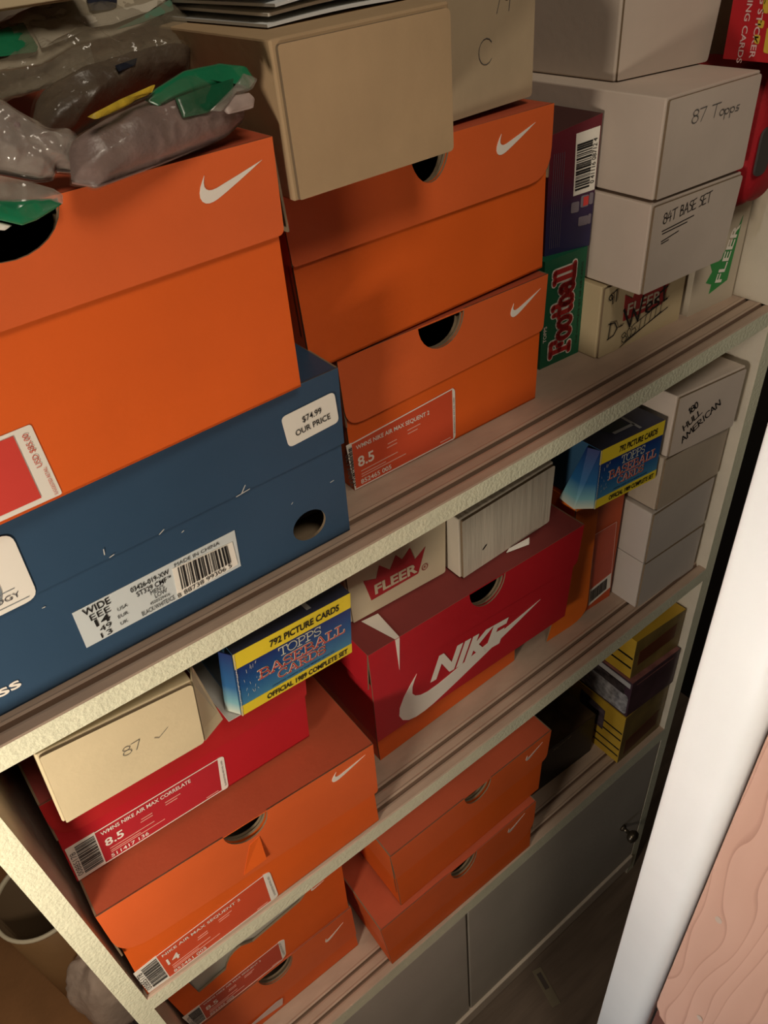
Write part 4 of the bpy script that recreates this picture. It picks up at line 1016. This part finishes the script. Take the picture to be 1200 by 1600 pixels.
# Topps-style set boxes
BLG = mat_gradient('blue_print',[(0,rgb(150,165,170)),(.12,rgb(70,130,165)),(.45,rgb(32,84,140)),(.75,rgb(28,48,108)),(1,rgb(26,38,92))])
BLS = mat_gradient('blue_side_print',[(0,rgb(190,195,180)),(.18,rgb(110,160,170)),(.45,rgb(36,92,140)),(1,rgb(26,42,96))])
TOPM = mat('navy_top_print',(.035,.04,.075,1),.35,0,1,.2,30)
def set_box(key, label, w, h, depth, dz=0, dx=0, dy=0, roll=0):
    R,F = print_box(key,label,w,h,depth,mat('blue_side_card',(.03,.085,.16,1),.35),BLG,TOPM,group='blue and yellow card set boxes',dz=dz,dx=dx,dy=dy)
    yb = .765*h
    decal(F,'yellow_band',[(0,h),(w,h),(w,yb),(0,yb)],-.0009,YEL); decal(F,'yellow_band',[(0,.155*h),(w,.155*h),(w,0),(0,0)],-.0009,YEL)
    BLK = [('792 PICTURE CARDS',.275*w,.825*h,.105*h,0,.003,.62*w)]
    text(F,'band_lettering',[('792 PICTURE CARDS',.285*w,.825*h,.105*h,0,.605*w,.03)],-.0013,INKK); text(F,'band_lettering',[('OFFICIAL 1989 COMPLETE SET',.215*w,.035*h,.085*h,0,.74*w,.03)],-.0013,INKK)
    T1=[('TOPPS',.350*w,.605*h,.128*h,0,.0009,.375*w)]
    strokes(F,'maker_lettering',T1,-.0009,INKCRM,SLAB)
    for nm,ww,yy,mm in (('title_outline',.0019,-.0009,INKCRM),('title_lettering',.0010,-.0012,INKRED)):
        strokes(F,nm,[('BASEBALL',.17*w,.425*h,.138*h,0,ww,.77*w),('CARDS',.325*w,.270*h,.115*h,0,ww*.95,.43*w)],yy,mm,SLAB)
    text(F,'fine_print',[('OFFICIAL CARDS OF THE MAJOR LEAGUES',.27*w,.180*h,.030*h,0,.56*w,.01)],-.0010,mat('navy_ink',(.01,.015,.05,1),.5))
    sc = MB(); r = random.Random(3)
    for i in range(16):
        x = r.uniform(.02,.18)*w; z = r.uniform(.25,.72)*h; ribbon(sc,[(x,z),(x+r.uniform(-.001,.001),z+r.uniform(.001,.004))],.0003,-.0010)
    for i in range(26):
        z = h*i/26; ribbon(sc,[(.0004,z),(.0004+r.uniform(0,.0008),z+h/26)],.0006,-.0013)
    sc.build('worn_edges',mat('bare_board',(.6,.58,.54,1),.8),F)
    # pale frame printed on the top
    b = MB(); zt = h+.0004
    b.add([(.34*w,.012,zt),(.66*w,.012,zt),(.66*w,.016,zt),(.34*w,.016,zt)],[(0,1,2,3)]); b.add([(.64*w,.004,zt),(.68*w,.004,zt),(.66*w,.07,zt),(.62*w,.07,zt)],[(0,1,2,3)]); b.add([(.30*w,.016,zt),(.60*w,.016,zt),(.55*w,.07,zt),(.25*w,.07,zt)],[(0,1,2,3)])
    b.m = [0,0,1]; b.build('top_print',[mat('pale_top_print',(.36,.37,.38,1),.4),mat('dark_photo_print',(.03,.045,.05,1),.3)],R)
    return R
R = set_box('B4','blue and yellow card set box directly left of the red crown carton', .1062, .0665, .15, dz=.0046, dy=.0015)
b = MB(); b.add([(-.0006,.0,0),(-.0006,.0,.0655),(-.0012,.028,.0655),(-.0060,.030,0)],[(0,3,2,1)]); 
b = MB(); b.slab([(-.0075,.012,.0006),(-.0005,.0004,.0006),(-.0005,.0004,.0655),(-.0060,.010,.0650)], .0008); b.build('end_flap',[BLS],R)
# small white card sheet under it
R = thing('paper_sheet',(.0560,.0090,-.0935),D['B4']['yaw'],D['B4']['roll'],'thin white paper sheet sticking out beneath the left blue card set box','paper')
b = MB(); b.box(.024,.085,.004,.16,.0004,.0012); b.build('sheet',[mat('greyish_paper',(.55,.53,.49,1),.6)],R)
d = D['B8']
R = shoe_box('B8','dusty red shoe box with large white logo and a white stripe',
             [(0,0),(.2735,.0012),(.2870,.1394),(.0025,.1408)], .26, (.0485,.0560), .149, .0240, .0300, over=.0030, rr=(.007,0), cols=(RED,RED), group='red shoe boxes', flare=(.004,0), sk=math.tan(D['B8']['yaw']))
swoosh(R, d['sw'][0], d['sw'][1], -.0006, INKW)
q = d['nike']
text(R,'logo_lettering',[('NIKE',.0715,.0415,.0345,-.10,.107,.045,.30)],-.0009,INKW)
b = MB(); b.panel([(.0335,.1402),(.0385,.1402),(.0345,.0952)], -.0036, .0004)
b.add([(.0335,-.0034,.1412),(.0385,-.0034,.1412),(.0400,.034,.1412),(.0215,.036,.1412)],[(0,1,2,3)]); b.build('white_stripe',INKW,R)
R = at('B9a','shoe_box','orange shoe box base lying under the big red shoe box','shoe box','orange shoe boxes')
b = MB(); b.panel([(.0005,.0585),(.2100,.0585),(.2100,.0004),(.0005,.0004)],0,.002,(),0,1,1); b.slab([(0.0005,.24,.0004),(.0005,.002,.0004),(.0005,.002,.0585),(.0005,.24,.0585)],.0014); b.slab([(.21,.002,.0004),(.21,.24,.0004),(.21,.24,.0585),(.21,.002,.0585)],.0014); b.slab([(.21,.24,.0004),(.0005,.24,.0004),(.0005,.24,.0585),(.21,.24,.0585)],.0014); b.slab([(.0005,.002,.0584),(.21,.002,.0584),(.21,.24,.0584),(.0005,.24,.0584)],.0014)
b.build('base',[ORANGE,KRAFT],R)
d = D['B9c']
R = at('B9c','shoe_box','orange shoe box standing on its side to the right of the big red box','shoe box','orange shoe boxes')
b = MB(); k9 = math.tan(d['yaw'])*.26; b.add([(-.043,.0005,.0004),(.042,.0005,.0004),(.042+k9,.26,.0004),(-.043+k9,.26,.0004),(-.043,.0005,.206),(.042,.0005,.206),(.042+k9,.26,.206),(-.043+k9,.26,.206)],[(0,3,2,1),(4,5,6,7),(0,1,5,4),(1,2,6,5),(2,3,7,6),(3,0,4,7)]); b.build('base',[mat('orange_side_card',(.52,.080,.020,1),.5,.1,320,.06,14,bdist=.0006)],R,bevel=.0008)
b = MB(); b.panel([(-.0450,.2065),(-.0085,.2065)]+rounded([(-.0085,.10),(-.0085,.10),(-.0060,-.0004),(-.0760,-.0004)],[0,0,.028,.001])[1:]+[(-.0600,.060),(-.0450,.142)], -.0050, .0016,(),0,1,1)
b.slab([(-.0450+k9,.26,.15),(-.0450,-.0035,.15),(-.0450,-.0035,.2065),(-.0450+k9,.26,.2065)],.0014)
b.build('lid',[mat('orange_bright_card',(.78,.16,.012,1),.5,.1,320,.05,14,bdist=.0006),KRAFT],R)
q = [(-.004,.135),(.033,.135),(.039,.0215),(.0005,.0120)]
L = decal(R,'size_label',q,-.0002,mat('label_orange_red2',(.50,.070,.030,1),.35,0,1,.06,60)); L['label']='upended size label with barcode at its foot'
rules(L,'border',[(q[0],q[1]),(q[0],q[3]),(q[1],q[2])],-.0006,INKPK,.0008)
bp = decal(R,'barcode_patch',sub(q,.02,1,-.02,.22),-.0006,WPAPER); bars(bp,'barcode',sub(q,.06,.80,.02,.19),-.0010,BARG,along='v',seed=4)
# red crown carton and ribbed white carton
R = card_box('B6','cream carton printed with a red crown logo, on the big red shoe box', .1140, .0760, .20, FLEERB, 'carton','carton',None,wr=.1172,dz=.0003)
d = D['B6']; decal(R,'crown_logo',d['crown'],-.0006,FLRED)
text(R,'logo_lettering',[('FLEER',.0290,.0228,.0130,.0,.0500,.035)],-.0010,FLEERB)
b = MB(); ribbon(b, arcp(.0880,.0238,.0034,.0038,0,360,20), .0008, -.0006); b.build('registered_ring',FLRED,R); text(R,'registered_letter',[('R',.0868,.0220,.0036,0)],-.0006,FLRED)
R = card_box('B7','ribbed white corrugated carton with bruised corners, right of the red crown carton', .1285, .0770, .21, WHITEC, 'carton','carton',None,wr=.1320,dz=.0003, lip=.0030)
b = MB(); ribbon(b,[(.029,.0235),(.0330,.0265)],.0022,-.0005); b.build('ink_spot',INKK,R)
b = MB(); b.add([(.060,-.003,.0010),(.088,-.009,.0),(.090,-.0065,.0055),(.064,-.0025,.0035)],[(0,1,2,3)]); b.slab([(.060,-.003,.0002),(.086,-.010,.0002),(.090,-.0065,.0048),(.064,-.0025,.0030)],.0006); b.build('torn_edge',[WPAPER],R)
# right-hand set box
R = set_box('B10','blue and yellow card set box with splayed left flap, beside the white stack', .0905, .0770, .10)
b = MB(); b.slab([(-.0177,.0122,.0004),(-.0004,.0002,.0004),(-.0004,.0002,.0765),(-.0060,.0120,.0765)],.0008); b.slab([(-.0170,.0357,.0004),(-.0177,.0122,.0004),(-.0060,.0120,.0765),(-.0058,.0138,.0765)],.0008); b.build('end_flap',[BLS],R)
R = thing('trading_card',(.5380,.0900,-.1485),-.35,0,'pale trading card leaning behind the right-hand blue card set box','card')
b = MB(); b.slab([(-.020,0,.0),(.020,.004,.004),(.024,.012,.062),(-.016,.008,.058)],.0005); b.build('card_face',[mat('pale_card',(.50,.47,.40,1),.4)],R)
b = MB(); b.slab([(-.016,-.0006,.006),(.016,.0028,.009),(.0195,.0106,.056),(-.0125,.0070,.053)],.0003); b.build('picture',[mat('dark_card_picture',(.10,.12,.10,1),.4,0,1,.6,90)],R)
# four white boxes at the right end
gs = 'white card boxes at the right end of the middle shelf'
card_box('W4','bottom white card box of the stack below the HULL AMERICAN box', .1140, .0785, .30, mat('cool_white_corrugated',(.50,.445,.395,1),.75,.25,120,.07,10,bdist=.0008),'card_box','card box',gs)
card_box('W3','white card box second from the bottom below the HULL AMERICAN box', .1145, .0785, .30, mat('cool_white_corrugated',(.50,.445,.395,1)),'card_box','card box',gs,dz=.0003)
card_box('W2','browned card box directly below the HULL AMERICAN box', .1110, .0738, .30, mat('browned_white_corrugated',(.42,.345,.265,1),.75,.25,120,.08,10,bdist=.0008),'card_box','card box',gs,dz=.0004,dx=.0040)
R = card_box('W1','white card box marked HULL AMERICAN in black, on top of its stack', .1030, .0770, .30, WHITEB,'card_box','card box',gs,dz=.0004,dx=.001)
strokes(R,'marker_writing',[('180',.0215,.0480,.0090,.42,.0014,.0135),('HULL',.0175,.0285,.0085,.50,.0014,.0285),('AMERICAN',.0190,.0120,.0090,.52,.0014,.0610)],-.0004,INKK)

# ------------------------------------------------------------------ lower shelf
d = D['C2']
R = shoe_box('C2','orange shoe box at the bottom left, carrying the torn orange box',
             [(-.0900,.0003),(.1185,.0003),(.1215,.1178),(-.0945,.1182)], .28, .080, .0095, .0237, .0360, over=.0018, rr=(.003,0), group='orange shoe boxes')
swoosh(R, d['sw'][0], d['sw'][1], -.0022, INKW)
tb = decal(R,'label_tab',rounded([(-.0600,.0260),(-.0060,.0330),(.0030,.0300),(-.0010,.0130),(-.0600,.0060)][:4],.002),-.0022,mat('tape_white',(.62,.48,.44,1),.4))
d = D['C1']
R = at('C1','shoe_box','open orange shoe box with torn wavy front and a white carton inside','shoe box','orange shoe boxes')
b = MB(); out = [(-.0215,.128),(.0020,.128)]+[tuple(p) for p in d['notch'][:3]]+[(.0455,.0840),(.0515,.0930),(.0580,.0975),(.0664,.0985),(.0740,.0930),(.0798,.0890),(.1440,.0975),(.1500,.1020),(.1623,.1180),(.2045,.1200),(.1985,0),(-.0150,0)]
b.panel(out,0,.0024,(),0,1,1)
Pq = [(-.0150,0),(.1985,0),(.2045,.120),(-.0215,.128)]; P3=lambda q,y:(q[0],y,q[1])
b.slab([P3(Pq[0],.28),P3(Pq[0],.002),P3(Pq[3],.002),P3(Pq[3],.28)],.0014,0,1,1); b.slab([P3(Pq[1],.002),P3(Pq[1],.28),P3(Pq[2],.28),P3(Pq[2],.002)],.0014,0,1,1); b.slab([P3(Pq[1],.28),P3(Pq[0],.28),P3(Pq[3],.28),P3(Pq[2],.28)],.0014,0,1,1); b.slab([P3(Pq[0],.28),P3(Pq[1],.28),P3(Pq[1],0),P3(Pq[0],0)],.0014,0,1,0)
b.build('base',[ORANGE,KRAFT],R)
swoosh(R, d['sw'][0], d['sw'][1], -.0004, INKW)
size_label(R,[(.0006,.0454),(.1040,.0468),(.1010,.0010),(-.0010,.0020)],[(-.0200,.0463),(.0006,.0454),(-.0010,.0020),(-.0160,.0020)],[(.1040,.0475),(.1120,.0440),(.1070,.0060),(.1010,.0010)],-.0004,mat('faded_label',(.50,.070,.035,1),.5),'WMNS NIKE AIR MAX SEQUENT 2','8.5','852465 005',31)
D['C1w'] = dict(o=(d['o'][0],d['o'][1]+.0062,d['o'][2]+.0022), yaw=d['yaw'], roll=0)
card_box('C1w','greyish white carton standing inside the torn orange shoe box', .168, .150, .22, mat('grey_white_corrugated',(.50,.46,.38,1),.75,.25,120,.08,10,bdist=.0008),'carton','carton',None,x0=.0040)
d = D['C4']
ORD = ORANGE
R = shoe_box('C4','lower of the two orange shoe boxes stacked above the cupboard doors',
             [(.0040,.0004),(.2600,.0004),(.2625,.1290),(-.0034,.1262)], .29, (.0730,.0800), .1315, .0225, .0360, over=.0030, rr=(.034,.002), group='orange shoe boxes', dy=.004)
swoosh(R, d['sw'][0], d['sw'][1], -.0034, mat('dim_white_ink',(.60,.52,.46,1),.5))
d = D['C3']
R = shoe_box('C3','upper of the two orange shoe boxes stacked above the cupboard doors',
             [(.0080,0),(.2500,.0030),(.2602,.1372),(.0014,.1425)], .29, (.0580,.0600), .134, .0215, .0265, over=.0045, rr=(.012,.002), group='orange shoe boxes', flare=(.002,.0), dz=.0030, dy=.003)
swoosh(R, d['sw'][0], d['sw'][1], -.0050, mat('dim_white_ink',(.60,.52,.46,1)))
# black box and yellow boxes
d = D['K1']
R,F = print_box('K1','black card box lying between the orange boxes and the yellow stack', .1420, .0980, .22, BLACKC, BLACKC, mat('brown_photo_top',(.06,.038,.018,1),.3,0,1,.6,26), x0=-.0480)
text(F,'lettering',[('Score',.002,.0845,.0055,.10,.040,.0,.35)],-.0010,mat('dull_cream_ink',(.45,.40,.26,1),.5))
YS = mat('yellow_side_card',(.47,.29,.030,1),.4,0,1,.06,20); OLV = mat('olive_brown_card',(.17,.115,.035,1),.4,0,1,.35,28)
def side_decal(parent,name,pts,m,off=-.0006,t=.0003):      # printed on the left face: depth, height
    k = math.tan(parent.rotation_euler.z)
    b = MB(); b.panel(pts, off, t, fn=lambda a,h_,c: (c+k*a, a, h_)); return b.build(name,m,parent,fixn=True)
gy = 'card set boxes stacked at the right end of the lower shelf'
R,F = print_box('Y1','yellow black-striped card set box under the dark plum one', .1040, .1205, .15, YS, OLV, YS, group=gy)
for k,z in enumerate((.016,.034,.058,.076)): side_decal(R,'stripe',[(.001,z+.0030),(.05 if k<2 else .036,z+.003),(.05 if k<2 else .036,z),(.001,z)],BLACKC)
side_decal(R,'photo',[(.036,.100),(.085,.108),(.085,.060),(.036,.052)],mat('purple_photo',(.07,.05,.06,1),.35,0,1,.6,90))
decal(F,'red_panel',[(.012,.050),(.090,.060),(.090,.020),(.012,.012)],-.0009,mat('dark_red_panel',(.10,.03,.012,1),.4))
R,F = print_box('P1','dark plum card set box between the two yellow card set boxes', .1030, .0800, .15, mat('plum_card',(.055,.030,.042,1),.35), mat('plum_front',(.060,.030,.040,1),.35,0,1,.3,30), mat('pinkish_top',(.22,.09,.08,1),.4,0,1,.4,40), group=gy, dz=.0010)
GP = mat('grey_photo_print',(.27,.26,.265,1),.3,0,1,.55,120)
side_decal(R,'side_print',rounded([(.002,.046),(.120,.060),(.120,.004),(.002,.004)],.006),GP)
side_decal(R,'side_band',[(.002,.076),(.120,.078),(.120,.068),(.002,.066)],mat('pale_band',(.40,.39,.38,1),.3))
side_decal(R,'side_photo',[(.010,.064),(.090,.066),(.090,.050),(.010,.046)],mat('dark_photo',(.045,.035,.035,1),.3,0,1,.6,120),-.0010)
rules(F,'small_print',[((.01,.070),(.09,.070))],-.0010,mat('pinkish_top',(.22,.09,.08,1)),.0015)
R,F = print_box('Y2','yellow black-striped card set box on top of the dark plum one', .0990, .0800, .15, YS, OLV, YS, group=gy, dz=.0012)
for z in (.020,.040): side_decal(R,'stripe',[(.001,z+.0034),(.045,z+.003),(.045,z),(.001,z)],BLACKC)
decal(F,'red_panel',[(.010,.052),(.085,.060),(.085,.030),(.010,.022)],-.0009,mat('dark_red_panel',(.10,.03,.012,1)))

# ------------------------------------------------------------------ floor-level things at the left
R = thing('added_floor_mat',(-.640,.360,-1.2398),0,0,'plain brown mat added to brighten the floor left of the bookcase','mat')  # added sheet, its paler brown stands in for a better lit floor
b = MB(); b.box(-.55,.53,-.55,.55,.0002,.0048); b.build('mat_sheet',[mat('brown_mat',(.42,.200,.080,1),.85,.4,120,.12,9,bdist=.002)],R)
R = thing('waste_bin',(-.209,.532,-1.2345),0,0,'brown round bin with a cream rim standing left of the bookcase','bin')
b = MB(); b.lathe([(.0,.004),(.072,.004),(.074,.02),(.0765,.337),(.0750,.337)],56); b.lathe([(.0750,.337),(.0735,.337),(.070,.02),(0,.012)],56,1); b.build('body',[mat('brown_bin',(.34,.185,.078,1),.5,.2,60,.08,10),mat('bin_inside',(.17,.11,.060,1),.7)],R,smooth=True,fixn=True)
b = MB(); b.lathe([(.0735,.334),(.0790,.334),(.0800,.338),(.0790,.342),(.0745,.342),(.0730,.338),(.0735,.334)],56); rm=b.build('rim',[mat('cream_rim',(.88,.77,.56,1),.4)],R,smooth=True,fixn=True); rm['label']='cream rolled rim'
R = thing('fabric_bag',(-.176,.395,-1.2345),.4,0,'slumped mauve fabric bag beside the brown bin','bag')
blob('sack',(0,0,.150),(.130,.120,.30),[mat('mauve_fabric',(.66,.50,.40,1),.7,.5,60,.12,14,bdist=.004)],R,31,.12,1.6,.7,fold=.10,flat=.97)
R = thing('folded_cloth',(-.178,.262,-1.2345),.2,0,'dark striped cloth bundled below the mauve bag','cloth')
mc = bpy.data.materials.new('striped_cloth'); mc.use_nodes=True; nt=mc.node_tree; bs=nt.nodes['Principled BSDF']; wv=nt.nodes.new('ShaderNodeTexWave'); wv.inputs['Scale'].default_value=60; wv.inputs['Distortion'].default_value=3; tc=nt.nodes.new('ShaderNodeTexCoord'); rp=nt.nodes.new('ShaderNodeValToRGB')
rp.color_ramp.elements[0].color=(.035,.025,.022,1); rp.color_ramp.elements[1].color=(.11,.085,.08,1); nt.links.new(tc.outputs['Object'],wv.inputs['Vector']); nt.links.new(wv.outputs['Fac'],rp.inputs['Fac']); nt.links.new(rp.outputs['Color'],bs.inputs['Base Color']); bs.inputs['Roughness'].default_value=.8
blob('bundle',(0,0,.125),(.130,.110,.25),[mc],R,37,.16,1.8,.7,fold=.14,flat=.97)
# paper tag on the floor
R = thing('paper_tag',(.452,-.042,-1.2395),-1.82,0,'narrow printed paper tag lying on the floor in front of the cupboard','tag')
b = MB(); b.add([(-.034,-.010,.0008),(.034,-.008,.0012),(.034,.010,.0012),(-.034,.009,.0008)],[(0,1,2,3)]); b.slab([(-.034,-.010,.0008),(.034,-.008,.0012),(.034,.010,.0012),(-.034,.009,.0008)],.0006); b.build('slip',[mat('old_paper',(.40,.33,.22,1),.7)],R)
b = MB(); b.add([(-.026,-.005,.0015),(.004,-.004,.0016),(.004,.005,.0016),(-.026,.004,.0015)],[(0,1,2,3)]); b.build('printed_patch',[mat('dark_patch',(.08,.06,.05,1),.6)],R)

# ------------------------------------------------------------------ room
def struct(name, b, m, parent=None, **k):
    o = b.build(name, m, parent, **k); o['kind'] = 'structure'; return o
FLOOR = mat('dark_wood_floor',(.150,.108,.078,1),.6,.3,30,.25,6,stretch=(1,8,1))
b = MB(); b.box(-1.6,1.5,-1.8,1.0,-1.30,-1.24); struct('floor', b, [FLOOR])
WALLM = mat('brown_wall_paint',(.13,.095,.065,1),.8,.2,80,.08,6)
b = MB(); b.box(-1.6,1.5,.95,1.0,-1.24,1.15); struct('wall_back', b, [WALLM])
b = MB(); b.box(1.20,1.25,-1.8,.95,-1.24,1.15); struct('wall_right', b, [mat('dark_wall_paint',(.03,.024,.02,1),.8,.2,80,.08,6)])
# door standing open at the right: white stile, pink plywood sheet
DX, DY0, DY1 = .380, -.1850, -.2415
dw = mat('white_door_paint',(.80,.775,.73,1),.45,.25,90,.02,14,bdist=.001)
b = MB()
prof = [(DX,DY1+.020),(DX,DY0-.004),(DX,DY0-.001),(DX+.001,DY0),(DX+.042,DY0),(DX+.042,DY1)]+[(DX+.015-.015*math.sin(t),DY1+.018-.018*math.cos(t)) for t in [PI/2*k/8 for k in range(9)]]
n = len(prof); b.v = [(x,y,-1.235) for x,y in prof]+[(x,y,DOOR_TOP) for x,y in prof]
b.f = [list(range(n)),list(range(2*n-1,n-1,-1))]+[[k,k+n,(k+1)%n+n,(k+1)%n] for k in range(n)]; b.m = [0]*len(b.f)
door = struct('door_1', b, [dw], fixn=True)
for p in door.data.polygons:
    if abs(p.normal.z) < .5 and p.normal.x < -.03 and p.normal.y < .3: p.use_smooth = True
pk = bpy.data.materials.new('pink_plywood'); pk.use_nodes=True; nt=pk.node_tree; bs=nt.nodes['Principled BSDF']
tc=nt.nodes.new('ShaderNodeTexCoord'); mp=nt.nodes.new('ShaderNodeMapping'); mp.inputs['Scale'].default_value=(1,1,.22)
wv=nt.nodes.new('ShaderNodeTexWave'); wv.wave_type='BANDS'; wv.bands_direction='Y'; wv.wave_profile='SAW'
for k_,v_ in (('Scale',20.0),('Distortion',13.0),('Detail',1.0),('Detail Scale',.9),('Detail Roughness',.55)): wv.inputs[k_].default_value=v_
nz=nt.nodes.new('ShaderNodeTexNoise'); nz.inputs['Scale'].default_value=14; nz.inputs['Detail'].default_value=6
rp=nt.nodes.new('ShaderNodeValToRGB'); e=rp.color_ramp.elements
e[0].position=0; e[0].color=(.40,.205,.145,1); e[1].position=1; e[1].color=(.56,.325,.237,1); x=e.new(.12); x.color=(.53,.30,.215,1)
mx=nt.nodes.new('ShaderNodeMix'); mx.data_type='RGBA'; mx.blend_type='MULTIPLY'; mx.inputs['Factor'].default_value=.35
r2=nt.nodes.new('ShaderNodeValToRGB'); r2.color_ramp.elements[0].position=.3; r2.color_ramp.elements[0].color=(.72,.70,.68,1); r2.color_ramp.elements[1].position=.7; r2.color_ramp.elements[1].color=(1,1,1,1)
nt.links.new(tc.outputs['Object'],mp.inputs['Vector']); nt.links.new(mp.outputs['Vector'],wv.inputs['Vector']); nt.links.new(mp.outputs['Vector'],nz.inputs['Vector'])
nt.links.new(wv.outputs['Fac'],rp.inputs['Fac']); nt.links.new(nz.outputs['Fac'],r2.inputs['Fac']); nt.links.new(rp.outputs['Color'],mx.inputs['A']); nt.links.new(r2.outputs['Color'],mx.inputs['B']); nt.links.new(mx.outputs['Result'],bs.inputs['Base Color']); bs.inputs['Roughness'].default_value=.6
b = MB()
pts = [(-.2440,DOOR_TOP),(-.2440,-.684),(-.2455,-.697),(-.2495,-.702),(-.2520,-.712),(-.2620,-.719),(-.2700,-.726),(-.95,-.740),(-.95,DOOR_TOP)]
b.panel(pts, DX+.010, .012, fn=lambda a,c,y:(y,a,c))
struct('plywood_panel', b, [pk], door, fixn=True)
b = MB(); b.box(DX+.023,DX+.033,-.95,-.2440,-1.235,DOOR_TOP); struct('core_panel', b, [mat('red_brown_core',(.13,.045,.03,1),.7,.2,60,.15,12)], door)
b = MB()
for (y,z) in ((-.2660,-.405),(-.290,-.62)):
    b.add([(DX+.0094,y+.0036*math.cos(2*PI*i/12),z+.0056*math.sin(2*PI*i/12)) for i in range(12)],[tuple(range(12))])
struct('nail_marks', b, [mat('nail_filler',(.45,.34,.27,1),.5)], door)

# ------------------------------------------------------------------ light
def area(name, loc, target, sx, sy, power, col, spread=None):
    l = bpy.data.lights.new(name,'AREA'); l.shape='RECTANGLE'; l.size=sx; l.size_y=sy; l.energy=power; l.color=col
    if spread: l.spread = spread
    o = bpy.data.objects.new(name,l); COL.objects.link(o); o.location = loc
    dr = Vector(target)-Vector(loc); o.rotation_euler = dr.to_track_quat('-Z','Y').to_euler(); return o
def lamp(name, loc, power, radius, col):
    l = bpy.data.lights.new(name,'POINT'); l.energy = power; l.shadow_soft_size = radius; l.color = col
    o = bpy.data.objects.new(name,l); COL.objects.link(o); o.location = loc
lamp('low_lamp', L1_LOC, L1_P, .06, LCOL)
lamp('ceiling_lamp', L2_LOC, L2_P, .20, LCOL)
area('door_fill', (-1.30,-.27,-.25), (.38,-.29,-.32), .08, 1.5, DOOR_FILL_P, (.95,.97,1.0), math.radians(22))  # added narrow fill light, aimed to brighten only the open door
w = bpy.data.worlds.new('room_air'); SC.world = w; w.use_nodes = True
w.node_tree.nodes['Background'].inputs[0].default_value = (1.0,.86,.70,1); w.node_tree.nodes['Background'].inputs[1].default_value = WORLD
SC.view_settings.view_transform = 'Standard'; SC.view_settings.look = 'None'; SC.view_settings.gamma = 1.0; SC.view_settings.use_curve_mapping = False
SC.view_settings.exposure = 0.0

# ------------------------------------------------------------------ camera
cam = bpy.data.cameras.new('camera'); co = bpy.data.objects.new('camera', cam); COL.objects.link(co)
Rc = CAM_R                                                 # rows: image right, image down, view direction in world axes
co.matrix_world = Matrix(((Rc[0][0],-Rc[1][0],-Rc[2][0],CAM_C[0]),(Rc[0][1],-Rc[1][1],-Rc[2][1],CAM_C[1]),(Rc[0][2],-Rc[1][2],-Rc[2][2],CAM_C[2]),(0,0,0,1)))
cam.sensor_fit = 'HORIZONTAL'; cam.sensor_width = 36.0; cam.lens = 36.0*CAM_F/1200.0; cam.clip_start = .02
SC.camera = co
